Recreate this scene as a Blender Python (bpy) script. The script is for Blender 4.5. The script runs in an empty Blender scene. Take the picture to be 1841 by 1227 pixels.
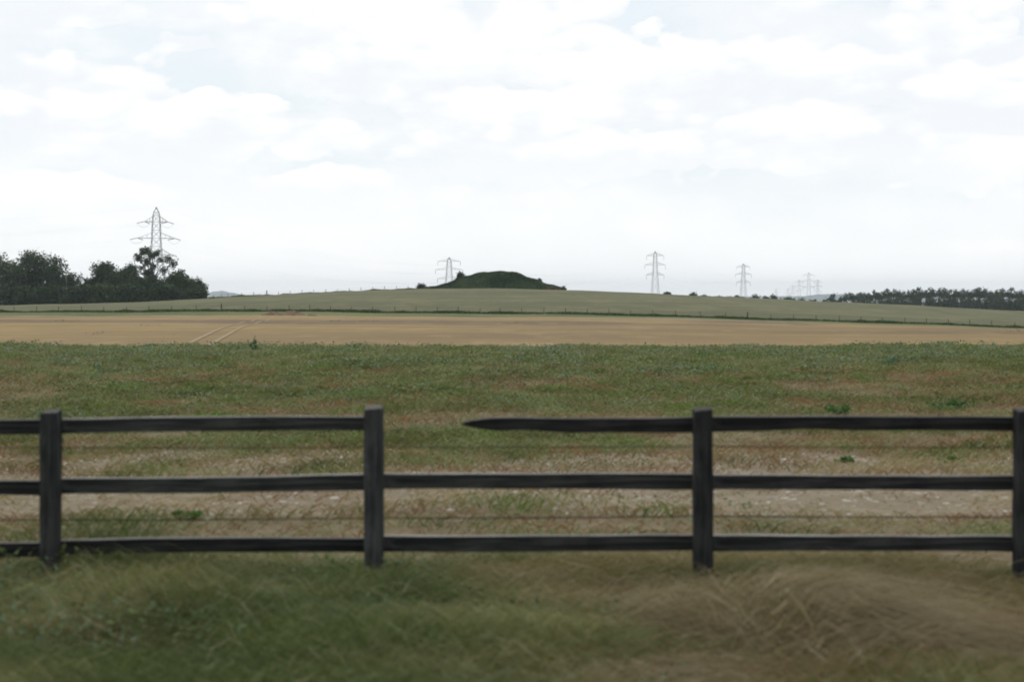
import bpy, math, random
import numpy as np
from mathutils import Vector, Matrix

R = math.radians
rng = np.random.default_rng(7)
random.seed(7)
sc = bpy.context.scene
COL = sc.collection

# ------------------------------------------------------------------ camera
F = 2730.0            # focal length in photograph pixels (1841 wide)
EYE = 1.65            # eye height above the ground at the near fence
cam_d = bpy.data.cameras.new('camera')
cam_d.sensor_width = 36.0
cam_d.lens = 36.0 * F / 1841.0
cam_d.shift_y = -83.5 / 1841.0
cam_d.clip_start = 0.1
cam_d.clip_end = 30000
cam_d.dof.use_dof = True
cam_d.dof.focus_distance = 160.0
cam_d.dof.aperture_fstop = 2.5
cam = bpy.data.objects.new('camera', cam_d)
cam.location = (0, 0, EYE)
cam.rotation_euler = (R(90), 0, 0)
COL.objects.link(cam)
sc.camera = cam

# ------------------------------------------------------------------ render / colour
sc.render.engine = 'CYCLES'
sc.cycles.use_denoising = True
sc.cycles.max_bounces = 6
sc.cycles.diffuse_bounces = 3
sc.cycles.glossy_bounces = 2
sc.cycles.transparent_max_bounces = 8
sc.cycles.volume_bounces = 0
sc.cycles.filter_width = 1.9
sc.view_settings.view_transform = 'Standard'
sc.view_settings.look = 'None'
sc.view_settings.exposure = 0.0
sc.view_settings.gamma = 1.0

# ------------------------------------------------------------------ sky and sun
SUN_EL, SUN_AZ = R(52), R(-28)      # azimuth from +Y towards +X
world = bpy.data.worlds.new('World')
sc.world = world
world.use_nodes = True


class NT:
    """small helper for building node trees"""
    def __init__(s, tree):
        s.t = tree
        tree.nodes.clear()

    def n(s, kind, **kw):
        nd = s.t.nodes.new(kind)
        for k, v in kw.items():
            if k.startswith('i_'):
                nd.inputs[k[2:].replace('_', ' ')].default_value = v
            else:
                setattr(nd, k, v)
        return nd

    def l(s, a, b):
        s.t.links.new(a, b)

    def val(s, x, sock):
        if hasattr(x, 'is_linked') or hasattr(x, 'links'):
            s.l(x, sock)
        else:
            sock.default_value = x

    def m(s, op, a, b=0.0, c=None, clamp=False):
        nd = s.t.nodes.new('ShaderNodeMath')
        nd.operation = op
        nd.use_clamp = clamp
        s.val(a, nd.inputs[0])
        s.val(b, nd.inputs[1])
        if c is not None:
            s.val(c, nd.inputs[2])
        return nd.outputs[0]

    def ss(s, x, a, b, lo=0.0, hi=1.0):
        nd = s.t.nodes.new('ShaderNodeMapRange')
        nd.interpolation_type = 'SMOOTHSTEP'
        s.val(x, nd.inputs['Value'])
        nd.inputs['From Min'].default_value = a
        nd.inputs['From Max'].default_value = b
        nd.inputs['To Min'].default_value = lo
        nd.inputs['To Max'].default_value = hi
        return nd.outputs[0]

    def noise(s, vec, scale, detail=4.0, rough=0.5, dist=0.0, dim='3D'):
        nd = s.t.nodes.new('ShaderNodeTexNoise')
        nd.noise_dimensions = dim
        s.l(vec, nd.inputs['Vector'])
        nd.inputs['Scale'].default_value = scale
        nd.inputs['Detail'].default_value = detail
        nd.inputs['Roughness'].default_value = rough
        nd.inputs['Distortion'].default_value = dist
        return nd.outputs[0]

    def mapping(s, vec, scale=(1, 1, 1), loc=(0, 0, 0)):
        nd = s.t.nodes.new('ShaderNodeMapping')
        s.l(vec, nd.inputs['Vector'])
        nd.inputs['Scale'].default_value = scale
        nd.inputs['Location'].default_value = loc
        return nd.outputs[0]

    def mix(s, f, a, b, mode='MIX'):
        nd = s.t.nodes.new('ShaderNodeMix')
        nd.data_type = 'RGBA'
        nd.blend_type = mode
        s.val(f, nd.inputs[0])
        for x, k in ((a, 6), (b, 7)):
            if isinstance(x, tuple):
                nd.inputs[k].default_value = (x + (1.0,))[:4]
            else:
                s.l(x, nd.inputs[k])
        return nd.outputs[2]


def build_sky():
    t = NT(world.node_tree)
    out = t.n('ShaderNodeOutputWorld')
    bg = t.n('ShaderNodeBackground')
    bg.inputs['Strength'].default_value = 0.10
    t.l(bg.outputs[0], out.inputs[0])
    sky = t.n('ShaderNodeTexSky', sky_type='NISHITA', sun_disc=False)
    sky.sun_elevation = SUN_EL
    sky.sun_rotation = SUN_AZ
    sky.dust_density = 3.0
    sky.air_density = 1.0
    tc = t.n('ShaderNodeTexCoord')
    sep = t.n('ShaderNodeSeparateXYZ')
    t.l(tc.outputs['Generated'], sep.inputs[0])
    az = t.m('ARCTAN2', sep.outputs[0], sep.outputs[1])
    el = t.m('ARCSINE', sep.outputs[2])
    cv = t.n('ShaderNodeCombineXYZ')
    t.l(az, cv.inputs[0])
    t.l(t.m('MULTIPLY', el, 1.9), cv.inputs[1])
    n_big = t.noise(cv.outputs[0], 9.0, 8.0, 0.56, 0.15)
    n_mid = t.noise(t.mapping(cv.outputs[0], loc=(3.1, 1.7, 0.4)), 22.0, 7.0, 0.55, 0.2)
    n_wide = t.noise(t.mapping(cv.outputs[0], scale=(0.45, 1.5, 1), loc=(7.3, 2.2, 1.4)), 11.0, 6.0, 0.5, 0.3)
    # cumulus heads standing in given directions: centre azimuth, elevation, radii (radians)
    heads = [(-0.262, 0.125, 0.045, 0.024), (-0.23, 0.108, 0.10, 0.02), (-0.12, 0.172, 0.07, 0.028),
             (-0.055, 0.150, 0.075, 0.030), (0.01, 0.160, 0.06, 0.030), (0.055, 0.138, 0.05, 0.024),
             (0.14, 0.140, 0.07, 0.022), (0.21, 0.140, 0.05, 0.022), (0.275, 0.158, 0.05, 0.027),
             (0.30, 0.120, 0.06, 0.024), (-0.31, 0.19, 0.06, 0.018), (0.04, 0.092, 0.09, 0.017),
             (0.30, 0.085, 0.05, 0.016), (-0.10, 0.070, 0.06, 0.012), (-0.26, 0.062, 0.08, 0.012),
             (-0.005, 0.118, 0.07, 0.02), (0.18, 0.105, 0.08, 0.02)]
    field = None
    top = None
    n_puff = t.noise(t.mapping(cv.outputs[0], loc=(1.3, 4.7, 2.4)), 24.0, 10.0, 0.66, 0.0)
    def lumps(scale):
        vn = t.n('ShaderNodeTexVoronoi', feature='SMOOTH_F1')
        vn.inputs['Scale'].default_value = scale
        vn.inputs['Smoothness'].default_value = 0.25
        vn.inputs['Detail'].default_value = 0.0
        t.l(cv.outputs[0], vn.inputs['Vector'])
        return t.m('SUBTRACT', vn.outputs['Distance'], 0.45)
    puffs = t.m('ADD', t.m('MULTIPLY', lumps(26.0), 1.0), t.m('MULTIPLY', lumps(62.0), 0.45))
    wob = t.m('ADD', puffs, t.m('MULTIPLY', t.m('SUBTRACT', n_puff, 0.5), 1.2))
    wob = t.m('ADD', wob, t.m('MULTIPLY', t.m('SUBTRACT', n_big, 0.5), 1.8)) if True else t.m('ADD', t.m('MULTIPLY', t.m('SUBTRACT', n_puff, 0.5), 3.4), t.m('MULTIPLY', t.m('SUBTRACT', n_big, 0.5), 2.0))
    for (a, e, ra, re) in heads:
        dx = t.m('MULTIPLY', t.m('SUBTRACT', az, a), 1.0 / ra)
        dy = t.m('MULTIPLY', t.m('SUBTRACT', el, e), 1.0 / re)
        d = t.m('SQRT', t.m('ADD', t.m('MULTIPLY', dx, dx), t.m('MULTIPLY', dy, dy)))
        f = t.m('SUBTRACT', 1.30, t.m('ADD', d, wob))
        w = t.m('MULTIPLY', t.ss(f, -0.10, 0.55), t.ss(dy, -0.6, 0.9, 0.0, 1.0))
        field = f if field is None else t.m('MAXIMUM', field, f)
        top = w if top is None else t.m('MAXIMUM', top, w)
    mass = t.m('ADD', t.m('MULTIPLY', n_big, 1.6), t.m('MULTIPLY', n_wide, 0.9))
    cover = t.ss(mass, 0.98, 1.40)
    cover = t.m('MAXIMUM', cover, t.ss(field, -0.04, 0.10))
    low = t.ss(el, 0.0, 0.13, 1.0, 0.0)                # a veil of cloud near the horizon
    n_bel = t.noise(t.mapping(cv.outputs[0], scale=(0.8, 1.5, 1), loc=(5.1, 0.7, 3.4)), 13.0, 7.0, 0.6, 0.4)
    bright = t.ss(t.m('ADD', t.m('ADD', t.m('MULTIPLY', t.m('SUBTRACT', n_puff, t.m('MULTIPLY', puffs, 0.25)), 0.8), t.m('MULTIPLY', n_bel, 0.8)), t.m('MULTIPLY', top, 0.34)), 0.70, 1.16)
    shade = (9.25, 9.6, 9.95)
    lit = (10.7, 10.7, 10.6)
    cloud = t.mix(bright, shade, lit)
    # the blue between the clouds is thin high haze over the sky itself
    clear = t.mix(0.88, sky.outputs[0], (8.7, 9.55, 10.05))
    clear = t.mix(t.m('MULTIPLY', low, 0.7), clear, (11.4, 11.4, 11.25))
    cloud = t.mix(t.m('MULTIPLY', low, 0.7), cloud, (11.4, 11.4, 11.25))
    colr = t.mix(cover, clear, cloud)
    t.l(colr, bg.inputs[0])


build_sky()
sun_d = bpy.data.lights.new('sun', 'SUN')
sun_d.energy = 1.3
sun_d.angle = R(12)
sun_d.color = (1.0, 0.96, 0.9)
sun = bpy.data.objects.new('sun', sun_d)
sdir = Vector((math.sin(SUN_AZ) * math.cos(SUN_EL), math.cos(SUN_AZ) * math.cos(SUN_EL), math.sin(SUN_EL)))
sun.rotation_euler = (-sdir).to_track_quat('-Z', 'Y').to_euler()
sun.location = sdir * 50
COL.objects.link(sun)


# ------------------------------------------------------------------ helpers
def P(px, py, Y):
    """the world point at depth Y seen at photograph pixel (px, py)"""
    return Vector(((px - 920.5) / F * Y, Y, EYE + (530.0 - py) / F * Y))


def tag(o, label=None, cat=None, group=None, kind=None):
    if label: o['label'] = label
    if cat: o['category'] = cat
    if group: o['group'] = group
    if kind: o['kind'] = kind
    return o


def empty(name, loc, rz=0.0):
    o = bpy.data.objects.new(name, None)
    o.location = loc
    o.rotation_euler = (0, 0, rz)
    o.empty_display_size = 0.3
    COL.objects.link(o)
    return o


def link(name, me, parent=None):
    o = bpy.data.objects.new(name, me)
    COL.objects.link(o)
    if parent: o.parent = parent
    return o


def np_mesh(name, verts, quads, mat, colors=None, smooth=False):
    """verts (N,3), quads (M,4) or (M,3)"""
    me = bpy.data.meshes.new(name)
    verts = np.asarray(verts, np.float32)
    quads = np.asarray(quads, np.int32)
    k = quads.shape[1]
    me.vertices.add(len(verts))
    me.vertices.foreach_set('co', verts.ravel())
    me.loops.add(quads.size)
    me.loops.foreach_set('vertex_index', quads.ravel())
    me.polygons.add(len(quads))
    me.polygons.foreach_set('loop_start', np.arange(0, quads.size, k, dtype=np.int32))
    if smooth:
        me.polygons.foreach_set('use_smooth', np.ones(len(quads), bool))
    if colors is not None:
        a = me.color_attributes.new('tint', 'FLOAT_COLOR', 'POINT')
        c = np.ones((len(verts), 4), np.float32)
        c[:, :3] = colors
        a.data.foreach_set('color', c.ravel())
    me.update()
    me.validate()
    if mat: me.materials.append(mat)
    return me


class MB:
    """collects boxes, bars and tubes for one mesh"""
    def __init__(s):
        s.v, s.f = [], []

    def add(s, v, f):
        b = len(s.v)
        s.v += [tuple(x) for x in v]
        s.f += [tuple(i + b for i in q) for q in f]

    def bar(s, p, q, r, r2=None):
        p, q = Vector(p), Vector(q)
        r2 = r if r2 is None else r2
        d = (q - p)
        if d.length < 1e-6: return
        d.normalize()
        a = Vector((0, 0, 1)) if abs(d.z) < 0.9 else Vector((0, 1, 0))
        u = d.cross(a).normalized()
        w = d.cross(u)
        v = [c + u * sx * rr + w * sy * rr for c, rr in ((p, r), (q, r2)) for sx, sy in ((-1, -1), (1, -1), (1, 1), (-1, 1))]
        s.add(v, [(0, 1, 2, 3), (7, 6, 5, 4), (0, 4, 5, 1), (1, 5, 6, 2), (2, 6, 7, 3), (3, 7, 4, 0)])

    def tube(s, pts, rads, n=6):
        rings = []
        for i, p in enumerate(pts):
            p = Vector(p)
            a = Vector(pts[max(i - 1, 0)])
            b = Vector(pts[min(i + 1, len(pts) - 1)])
            d = (b - a).normalized()
            up = Vector((0, 0, 1)) if abs(d.z) < 0.9 else Vector((0, 1, 0))
            u = d.cross(up).normalized()
            w = d.cross(u)
            rings.append([p + (u * math.cos(2 * math.pi * k / n) + w * math.sin(2 * math.pi * k / n)) * rads[i] for k in range(n)])
        v = [x for r_ in rings for x in r_]
        f = []
        for i in range(len(rings) - 1):
            for k in range(n):
                k2 = (k + 1) % n
                f.append((i * n + k, i * n + k2, (i + 1) * n + k2, (i + 1) * n + k))
        f.append(tuple(range(n - 1, -1, -1)))
        f.append(tuple((len(rings) - 1) * n + k for k in range(n)))
        s.add(v, f)

    def build(s, name, mat, parent=None, smooth=False):
        me = bpy.data.meshes.new(name)
        me.from_pydata(s.v, [], s.f)
        me.update()
        if smooth:
            me.polygons.foreach_set('use_smooth', np.ones(len(me.polygons), bool))
        if mat: me.materials.append(mat)
        return link(name, me, parent)


# ------------------------------------------------------------------ materials
def new_mat(name):
    m = bpy.data.materials.new(name)
    m.use_nodes = True
    t = NT(m.node_tree)
    out = t.n('ShaderNodeOutputMaterial')
    b = t.n('ShaderNodeBsdfPrincipled')
    b.inputs['Roughness'].default_value = 0.85
    b.inputs['Specular IOR Level'].default_value = 0.04
    t.l(b.outputs[0], out.inputs[0])
    return m, t, b, out


def m_leaf(name, translucent=0.25, rough=0.7, gain=1.0):
    """foliage and grass: every blade or leaf carries its own colour"""
    m, t, b, out = new_mat(name)
    a = t.n('ShaderNodeAttribute', attribute_name='tint')
    g = t.mix(1.0, a.outputs[0], (gain, gain, gain), 'MULTIPLY')
    t.l(g, b.inputs['Base Color'])
    b.inputs['Roughness'].default_value = rough
    b.inputs['Specular IOR Level'].default_value = 0.08
    tr = t.n('ShaderNodeBsdfTranslucent')
    t.l(t.mix(1.0, g, (1.0, 1.05, 0.6), 'MULTIPLY'), tr.inputs[0])
    mx = t.n('ShaderNodeMixShader')
    mx.inputs[0].default_value = translucent
    t.l(b.outputs[0], mx.inputs[1])
    t.l(tr.outputs[0], mx.inputs[2])
    t.l(mx.outputs[0], out.inputs[0])
    return m


def pos_node(t):
    return t.n('ShaderNodeNewGeometry').outputs['Position']


def add_bump(t, b, h, strength, dist):
    bp = t.n('ShaderNodeBump')
    bp.inputs['Strength'].default_value = strength
    bp.inputs['Distance'].default_value = dist
    t.l(h, bp.inputs['Height'])
    t.l(bp.outputs[0], b.inputs['Normal'])


def m_soil():
    m, t, b, out = new_mat('verge_soil')
    p = pos_node(t)
    n1 = t.noise(p, 0.5, 5, 0.6)
    n2 = t.noise(p, 4.0, 6, 0.65)
    n3 = t.noise(p, 26.0, 4, 0.6)
    c = t.mix(t.ss(n1, 0.38, 0.62), (0.16, 0.125, 0.080), (0.13, 0.13, 0.070))
    c = t.mix(t.ss(n2, 0.42, 0.7), c, (0.20, 0.16, 0.11))
    c = t.mix(t.ss(n3, 0.55, 0.75), c, (0.28, 0.24, 0.18))
    t.l(c, b.inputs['Base Color'])
    add_bump(t, b, n2, 0.6, 0.08)
    return m


def m_path():
    m, t, b, out = new_mat('stony_track')
    p = pos_node(t)
    ps = t.mapping(p, scale=(0.4, 1.6, 1.0))
    n1 = t.noise(ps, 0.9, 5, 0.6)
    n2 = t.noise(ps, 7.0, 6, 0.7)
    n3 = t.noise(ps, 38.0, 3, 0.6)
    c = t.mix(t.ss(n1, 0.35, 0.65), (0.2035, 0.1672, 0.1155), (0.2695, 0.2288, 0.1705))
    c = t.mix(t.ss(n2, 0.38, 0.68), c, (0.2090, 0.1650, 0.1155))
    c = t.mix(t.ss(n3, 0.6, 0.72), c, (0.4180, 0.3850, 0.3300))
    t.l(c, b.inputs['Base Color'])
    add_bump(t, b, n2, 0.5, 0.05)
    return m


def m_brown():
    m, t, b, out = new_mat('bare_stubble_soil')
    p = pos_node(t)
    rows = t.noise(t.mapping(p, scale=(0.008, 0.20, 1)), 1.0, 5, 0.6)
    rows2 = t.noise(t.mapping(p, scale=(0.03, 0.9, 1)), 1.0, 4, 0.6)
    n1 = t.noise(t.mapping(p, scale=(0.007, 0.010, 1), loc=(2.6, 0.4, 0)), 1.0, 3, 0.5)  # broad soil patches, offset to put cloud shade into the right side's colour
    n2 = t.noise(p, 0.9, 5, 0.7)
    n4 = t.noise(p, 5.0, 4, 0.7)
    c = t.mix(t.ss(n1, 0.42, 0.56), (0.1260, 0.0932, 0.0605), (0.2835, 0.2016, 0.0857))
    c = t.mix(t.m('MULTIPLY', t.ss(rows, 0.42, 0.62), 0.6), c, (0.1890, 0.1361, 0.0882))
    c = t.mix(t.m('MULTIPLY', t.ss(rows2, 0.50, 0.68), 0.5), c, (0.3087, 0.2293, 0.1197))
    c = t.mix(t.m('MULTIPLY', t.ss(n2, 0.55, 0.72), 0.45), c, (0.1764, 0.1260, 0.0819))
    g5 = t.noise(t.mapping(p, scale=(0.9, 0.13, 1)), 1.0, 3, 0.6)
    c = t.mix(t.m('MULTIPLY', t.ss(g5, 0.40, 0.62), 0.30), c, (0.1890, 0.1323, 0.0756))
    g6 = t.noise(t.mapping(p, scale=(0.35, 0.07, 1), loc=(9, 4, 0)), 1.0, 4, 0.65)
    c = t.mix(t.m('MULTIPLY', t.ss(g6, 0.50, 0.68), 0.40), c, (0.3402, 0.2520, 0.1323))
    c = t.mix(t.m('MULTIPLY', t.ss(n4, 0.58, 0.72), 0.4), c, (0.3402, 0.2646, 0.1386))
    t.l(c, b.inputs['Base Color'])
    add_bump(t, b, n2, 0.5, 0.15)
    return m


def m_hill():
    m, t, b, out = new_mat('ripening_grass_field')
    p = pos_node(t)
    n1 = t.noise(t.mapping(p, scale=(0.008, 0.018, 1)), 1.0, 4, 0.55)
    n2 = t.noise(t.mapping(p, scale=(0.05, 0.07, 1)), 1.0, 6, 0.65)
    n3 = t.noise(p, 1.3, 5, 0.7)
    c = t.mix(t.ss(n1, 0.36, 0.62), (0.1044, 0.1067, 0.0557), (0.1508, 0.1415, 0.0789))
    c = t.mix(t.m('MULTIPLY', t.ss(n2, 0.42, 0.62), 0.55), c, (0.1021, 0.1090, 0.0603))
    g5 = t.noise(t.mapping(p, scale=(0.5, 0.06, 1)), 1.0, 4, 0.65)
    c = t.mix(t.m('MULTIPLY', t.ss(g5, 0.42, 0.62), 0.40), c, (0.0986, 0.1021, 0.0557))
    g6 = t.noise(t.mapping(p, scale=(0.12, 0.03, 1), loc=(9, 4, 0)), 1.0, 5, 0.65)
    c = t.mix(t.m('MULTIPLY', t.ss(g6, 0.48, 0.68), 0.45), c, (0.1914, 0.1740, 0.0986))
    c = t.mix(t.m('MULTIPLY', t.ss(n3, 0.50, 0.72), 0.45), c, (0.1740, 0.1647, 0.0951))
    t.l(c, b.inputs['Base Color'])
    add_bump(t, b, n3, 0.4, 0.25)
    return m


def m_two(name, c1, c2, scale, c3=None, bump=0.0, rough=0.9):
    m, t, b, out = new_mat(name)
    p = pos_node(t)
    n1 = t.noise(p, scale, 5, 0.6)
    c = t.mix(t.ss(n1, 0.38, 0.62), c1, c2)
    if c3:
        n2 = t.noise(p, scale * 7, 4, 0.65)
        c = t.mix(t.ss(n2, 0.52, 0.70), c, c3)
    t.l(c, b.inputs['Base Color'])
    b.inputs['Roughness'].default_value = rough
    if bump: add_bump(t, b, n1, 0.5, bump)
    return m


def m_wood(name, dark, light, along='X'):
    """weathered timber, the grain running along one axis"""
    m, t, b, out = new_mat(name)
    tc = t.n('ShaderNodeTexCoord')
    s = (1.6, 40, 40) if along == 'X' else (40, 40, 1.6)
    g = t.noise(t.mapping(tc.outputs['Object'], scale=s), 1.0, 6, 0.65, 0.6)
    g2 = t.noise(tc.outputs['Object'], 5.0, 4, 0.6)
    c = t.mix(t.ss(g, 0.42, 0.60), dark, light)
    c = t.mix(t.m('MULTIPLY', t.ss(g2, 0.5, 0.75), 0.5), c, tuple(x * 0.6 for x in dark))
    oi = t.n('ShaderNodeObjectInfo')
    tone = t.m('MULTIPLY_ADD', oi.outputs['Random'], 0.6, 0.65)
    cmb = t.n('ShaderNodeCombineColor')
    for k in range(3):
        t.l(tone, cmb.inputs[k])
    g3 = t.noise(t.mapping(tc.outputs['Object'], scale=(1.5, 6, 6) if along == 'X' else (6, 6, 1.8), loc=(3, 1, 2)), 1.3, 5, 0.65)
    c = t.mix(t.m('MULTIPLY', t.ss(g3, 0.50, 0.66), 0.55), c, tuple(x * 1.5 + 0.012 for x in light))
    c = t.mix(1.0, c, cmb.outputs[0], 'MULTIPLY')
    # rain-bleached upper faces
    geo = t.n('ShaderNodeTexNoise')
    t.l(t.mapping(tc.outputs['Object'], scale=(3, 9, 9)), geo.inputs['Vector'])
    t.l(c, b.inputs['Base Color'])
    b.inputs['Roughness'].default_value = 0.8
    add_bump(t, b, g, 0.7, 0.004)
    return m


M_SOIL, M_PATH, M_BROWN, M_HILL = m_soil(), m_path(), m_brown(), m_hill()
M_MARGIN = m_two('field_margin_grass', (0.095, 0.115, 0.045), (0.145, 0.150, 0.065), 0.05, (0.16, 0.155, 0.085), 0.1)
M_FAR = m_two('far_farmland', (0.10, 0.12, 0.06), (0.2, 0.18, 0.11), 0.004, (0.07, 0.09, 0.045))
M_FARHILL = m_two('hazed_far_hill', (0.14, 0.17, 0.16), (0.20, 0.22, 0.20), 0.004, (0.10, 0.13, 0.13))  # ridge colour lightened, part of its haze and sunlight painted in
M_MOUND = m_two('mound_turf', (0.042, 0.058, 0.028), (0.060, 0.078, 0.036), 0.25, (0.085, 0.085, 0.045), 0.2)
M_GRASS = m_leaf('grass_blades', 0.25)
M_WEED = m_leaf('weed_leaves', 0.25, 0.6)
M_TREE = m_leaf('tree_leaves', 0.18, 0.65)
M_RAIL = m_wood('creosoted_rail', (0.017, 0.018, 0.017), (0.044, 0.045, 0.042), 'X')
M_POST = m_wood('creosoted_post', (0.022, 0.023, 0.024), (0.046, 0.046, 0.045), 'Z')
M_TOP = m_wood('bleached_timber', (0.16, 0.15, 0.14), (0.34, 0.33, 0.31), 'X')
M_FPOST = m_two('far_post_timber', (0.07, 0.065, 0.055), (0.12, 0.11, 0.095), 3.0)
M_BARK = m_two('bark', (0.05, 0.045, 0.038), (0.10, 0.09, 0.075), 2.0)
M_STEEL = m_two('galvanised_steel', (0.24, 0.26, 0.28), (0.32, 0.34, 0.36), 0.4, rough=0.6)
M_STEEL2 = m_two('hazed_galvanised_steel', (0.38, 0.40, 0.42), (0.46, 0.48, 0.50), 0.4, rough=0.6)  # steel of the farther towers, lightened so distance haze is in the colour
M_GLASS = m_two('grey_insulator_glaze', (0.10, 0.12, 0.13), (0.14, 0.16, 0.17), 1.0, rough=0.3)
M_CABLE = m_two('aluminium_cable', (0.2, 0.2, 0.21), (0.28, 0.28, 0.29), 1.0, rough=0.5)
M_WIRE = m_two('rusty_wire', (0.02, 0.018, 0.015), (0.04, 0.032, 0.026), 30.0, rough=0.6)
M_DUNG = m_two('rotted_straw', (0.11, 0.075, 0.05), (0.20, 0.145, 0.10), 0.8, (0.30, 0.24, 0.17), 0.15)
M_STONE = m_two('flint_and_chalk', (0.32, 0.29, 0.24), (0.50, 0.47, 0.42), 8.0, (0.22, 0.19, 0.15))


# ------------------------------------------------------------------ the lie of the land
def pchip(xs, ys, q):
    """monotone cubic through (xs, ys); ys is (K,) or (K,N) with q (N,)"""
    xs = np.asarray(xs, float)
    ys = np.asarray(ys, float)
    q = np.clip(np.asarray(q, float), xs[0], xs[-1])
    two = ys.ndim == 2
    if not two:
        ys2 = np.repeat(ys[:, None], 1, 1)
    else:
        ys2 = ys
    h = np.diff(xs)[:, None]
    d = np.diff(ys2, axis=0) / h
    mt = np.zeros_like(ys2)
    mt[0], mt[-1] = d[0], d[-1]
    a, b = d[:-1], d[1:]
    w1, w2 = 2 * h[1:] + h[:-1], h[1:] + 2 * h[:-1]
    ok = (a * b) > 0
    with np.errstate(divide='ignore', invalid='ignore'):
        hm = (w1 + w2) / (w1 / a + w2 / b)
    mt[1:-1] = np.where(ok, hm, 0.0)
    k = np.clip(np.searchsorted(xs, q, side='right') - 1, 0, len(xs) - 2)
    hh = xs[k + 1] - xs[k]
    s = (q - xs[k]) / hh
    n = np.arange(len(q)) if two else np.zeros(len(q), int)
    y0, y1, m0, m1 = ys2[k, n], ys2[k + 1, n], mt[k, n], mt[k + 1, n]
    return ((2 * s ** 3 - 3 * s ** 2 + 1) * y0 + (s ** 3 - 2 * s ** 2 + s) * hh * m0
            + (-2 * s ** 3 + 3 * s ** 2) * y1 + (s ** 3 - s ** 2) * hh * m1)


# slopes of the land across the view, as bearing (x) against apparent height at a few ranges
PROF = {
    236: [(-700, 566), (0, 568), (470, 567.5), (700, 569), (1000, 570.5), (1240, 574.5), (1440, 579.5), (1841, 593), (2600, 620)],
    250: [(-700, 560), (0, 561.5), (470, 560.5), (800, 563), (1000, 565.5), (1240, 571), (1440, 576.5), (1841, 590.5), (2600, 618)],
    450: [(-700, 560), (0, 549.5), (200, 545), (370, 537), (480, 531.5), (620, 524.5), (750, 520), (900, 519.3),
          (1010, 521.5), (1200, 529.5), (1360, 537), (1480, 543.3), (1600, 549), (1841, 563), (2600, 600)],
}
ST = [-400, 0, 8.3, 45, 236, 250, 450, 505, 600, 750, 900, 2000, 7500]


def prof_z(Y0, px):
    a = np.array(PROF[Y0], float)
    return EYE - (pchip(a[:, 0], a[:, 1], px) - 530.0) / F * Y0


def ground_z(X, Y):
    X = np.atleast_1d(np.asarray(X, float))
    Y = np.atleast_1d(np.asarray(Y, float))
    px = 920.5 + X / np.maximum(Y, 30.0) * F
    px = np.clip(px, -700, 2600)
    z236, z250, z450 = prof_z(236, px), prof_z(250, px), prof_z(450, px)
    o = np.ones_like(X)
    Z = np.stack([-0.3 * o, -0.12 * o, 0 * o, 0 * o, z236, z250, z450, z450 - 0.1, np.minimum(z450 - 3.0, -1.0),
                  -7.5 * o, -12 * o, -24 * o, -34 * o])
    z = pchip(ST, Z, Y)
    near = np.clip((Y - 3) / 4, 0, 1) * np.clip((48 - Y) / 10, 0, 1)
    z = z + near * (0.025 * np.sin(X * 1.3 + 0.7 * Y) + 0.02 * np.sin(X * 2.9 - Y * 2.1 + 1.0) + 0.03 * np.sin(X * 0.45 + 2.0))
    mid = np.clip((Y - 50) / 60, 0, 1) * np.clip((600 - Y) / 100, 0, 1)
    z = z + mid * (0.06 * np.sin(X * 0.11 + Y * 0.05) + 0.04 * np.sin(X * 0.31 - Y * 0.08))
    return z


def gz(x, y):
    return float(ground_z([x], [y])[0])


def land(name, rows, mat, cols=221, lift=0.0, xr=None):
    rows = np.asarray(rows, float)
    s = np.linspace(-1, 1, cols)
    Yg, Sg = np.meshgrid(rows, s, indexing='ij')
    if xr is None:
        Xg = Sg * (45 + 1.2 * np.abs(Yg))
    else:
        Xg = xr[0](Yg) * (1 - Sg) / 2 + xr[1](Yg) * (1 + Sg) / 2
    Z = ground_z(Xg.ravel(), Yg.ravel()) + lift
    v = np.stack([Xg.ravel(), Yg.ravel(), Z], 1)
    nr, nc = len(rows), cols
    i = np.arange((nr - 1) * nc).reshape(nr - 1, nc)[:, :-1].ravel()
    q = np.stack([i, i + 1, i + nc + 1, i + nc], 1)
    me = np_mesh(name, v, q, mat, smooth=True)
    o = link(name, me)
    tag(o, kind='structure')
    return o


land('ground', list(np.linspace(-400, 0, 9)) + list(np.linspace(0.5, 11.3, 40)), M_SOIL)
land('path', np.linspace(11.3, 15.6, 16), M_PATH)
land('weedy_ground', np.linspace(15.6, 46, 70), M_SOIL)
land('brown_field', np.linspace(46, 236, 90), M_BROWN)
land('grass_margin', np.linspace(236, 254, 12), M_MARGIN)
land('hill_field', np.linspace(254, 520, 90), M_HILL, 281)
land('farmland', list(np.linspace(520, 900, 30)) + list(np.geomspace(930, 7500, 30)), M_FAR)

# pale strip of dry stubble along the top of the brown field and the two wheel marks across it
M_STRIP = m_two('dry_straw', (0.26, 0.21, 0.15), (0.34, 0.29, 0.21), 0.3, (0.25, 0.2, 0.14))
land('straw_strip', np.linspace(230, 234.5, 4), M_STRIP, 121, 0.02,
     (lambda y: -95 + 0 * y, lambda y: 42 + 0.0 * y))
tag(bpy.data.objects['straw_strip'], kind='structure')


def wheel_mark(a, b, w):
    """a strip of pressed pale soil between two ground points"""
    n = 60
    vs, fs = [], []
    for i in range(n + 1):
        f = i / n * 1.05 - 0.05
        x, y = a[0] * (1 - f) + b[0] * f, a[1] * (1 - f) + b[1] * f
        for s in (-1, 1):
            vs.append((x + s * w, y, gz(x + s * w, y) + 0.02))
    for i in range(n):
        fs.append((2 * i, 2 * i + 1, 2 * i + 3, 2 * i + 2))
    return vs, fs


def gpt(px, Y):
    return ((px - 920.5) / F * Y, Y)


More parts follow.
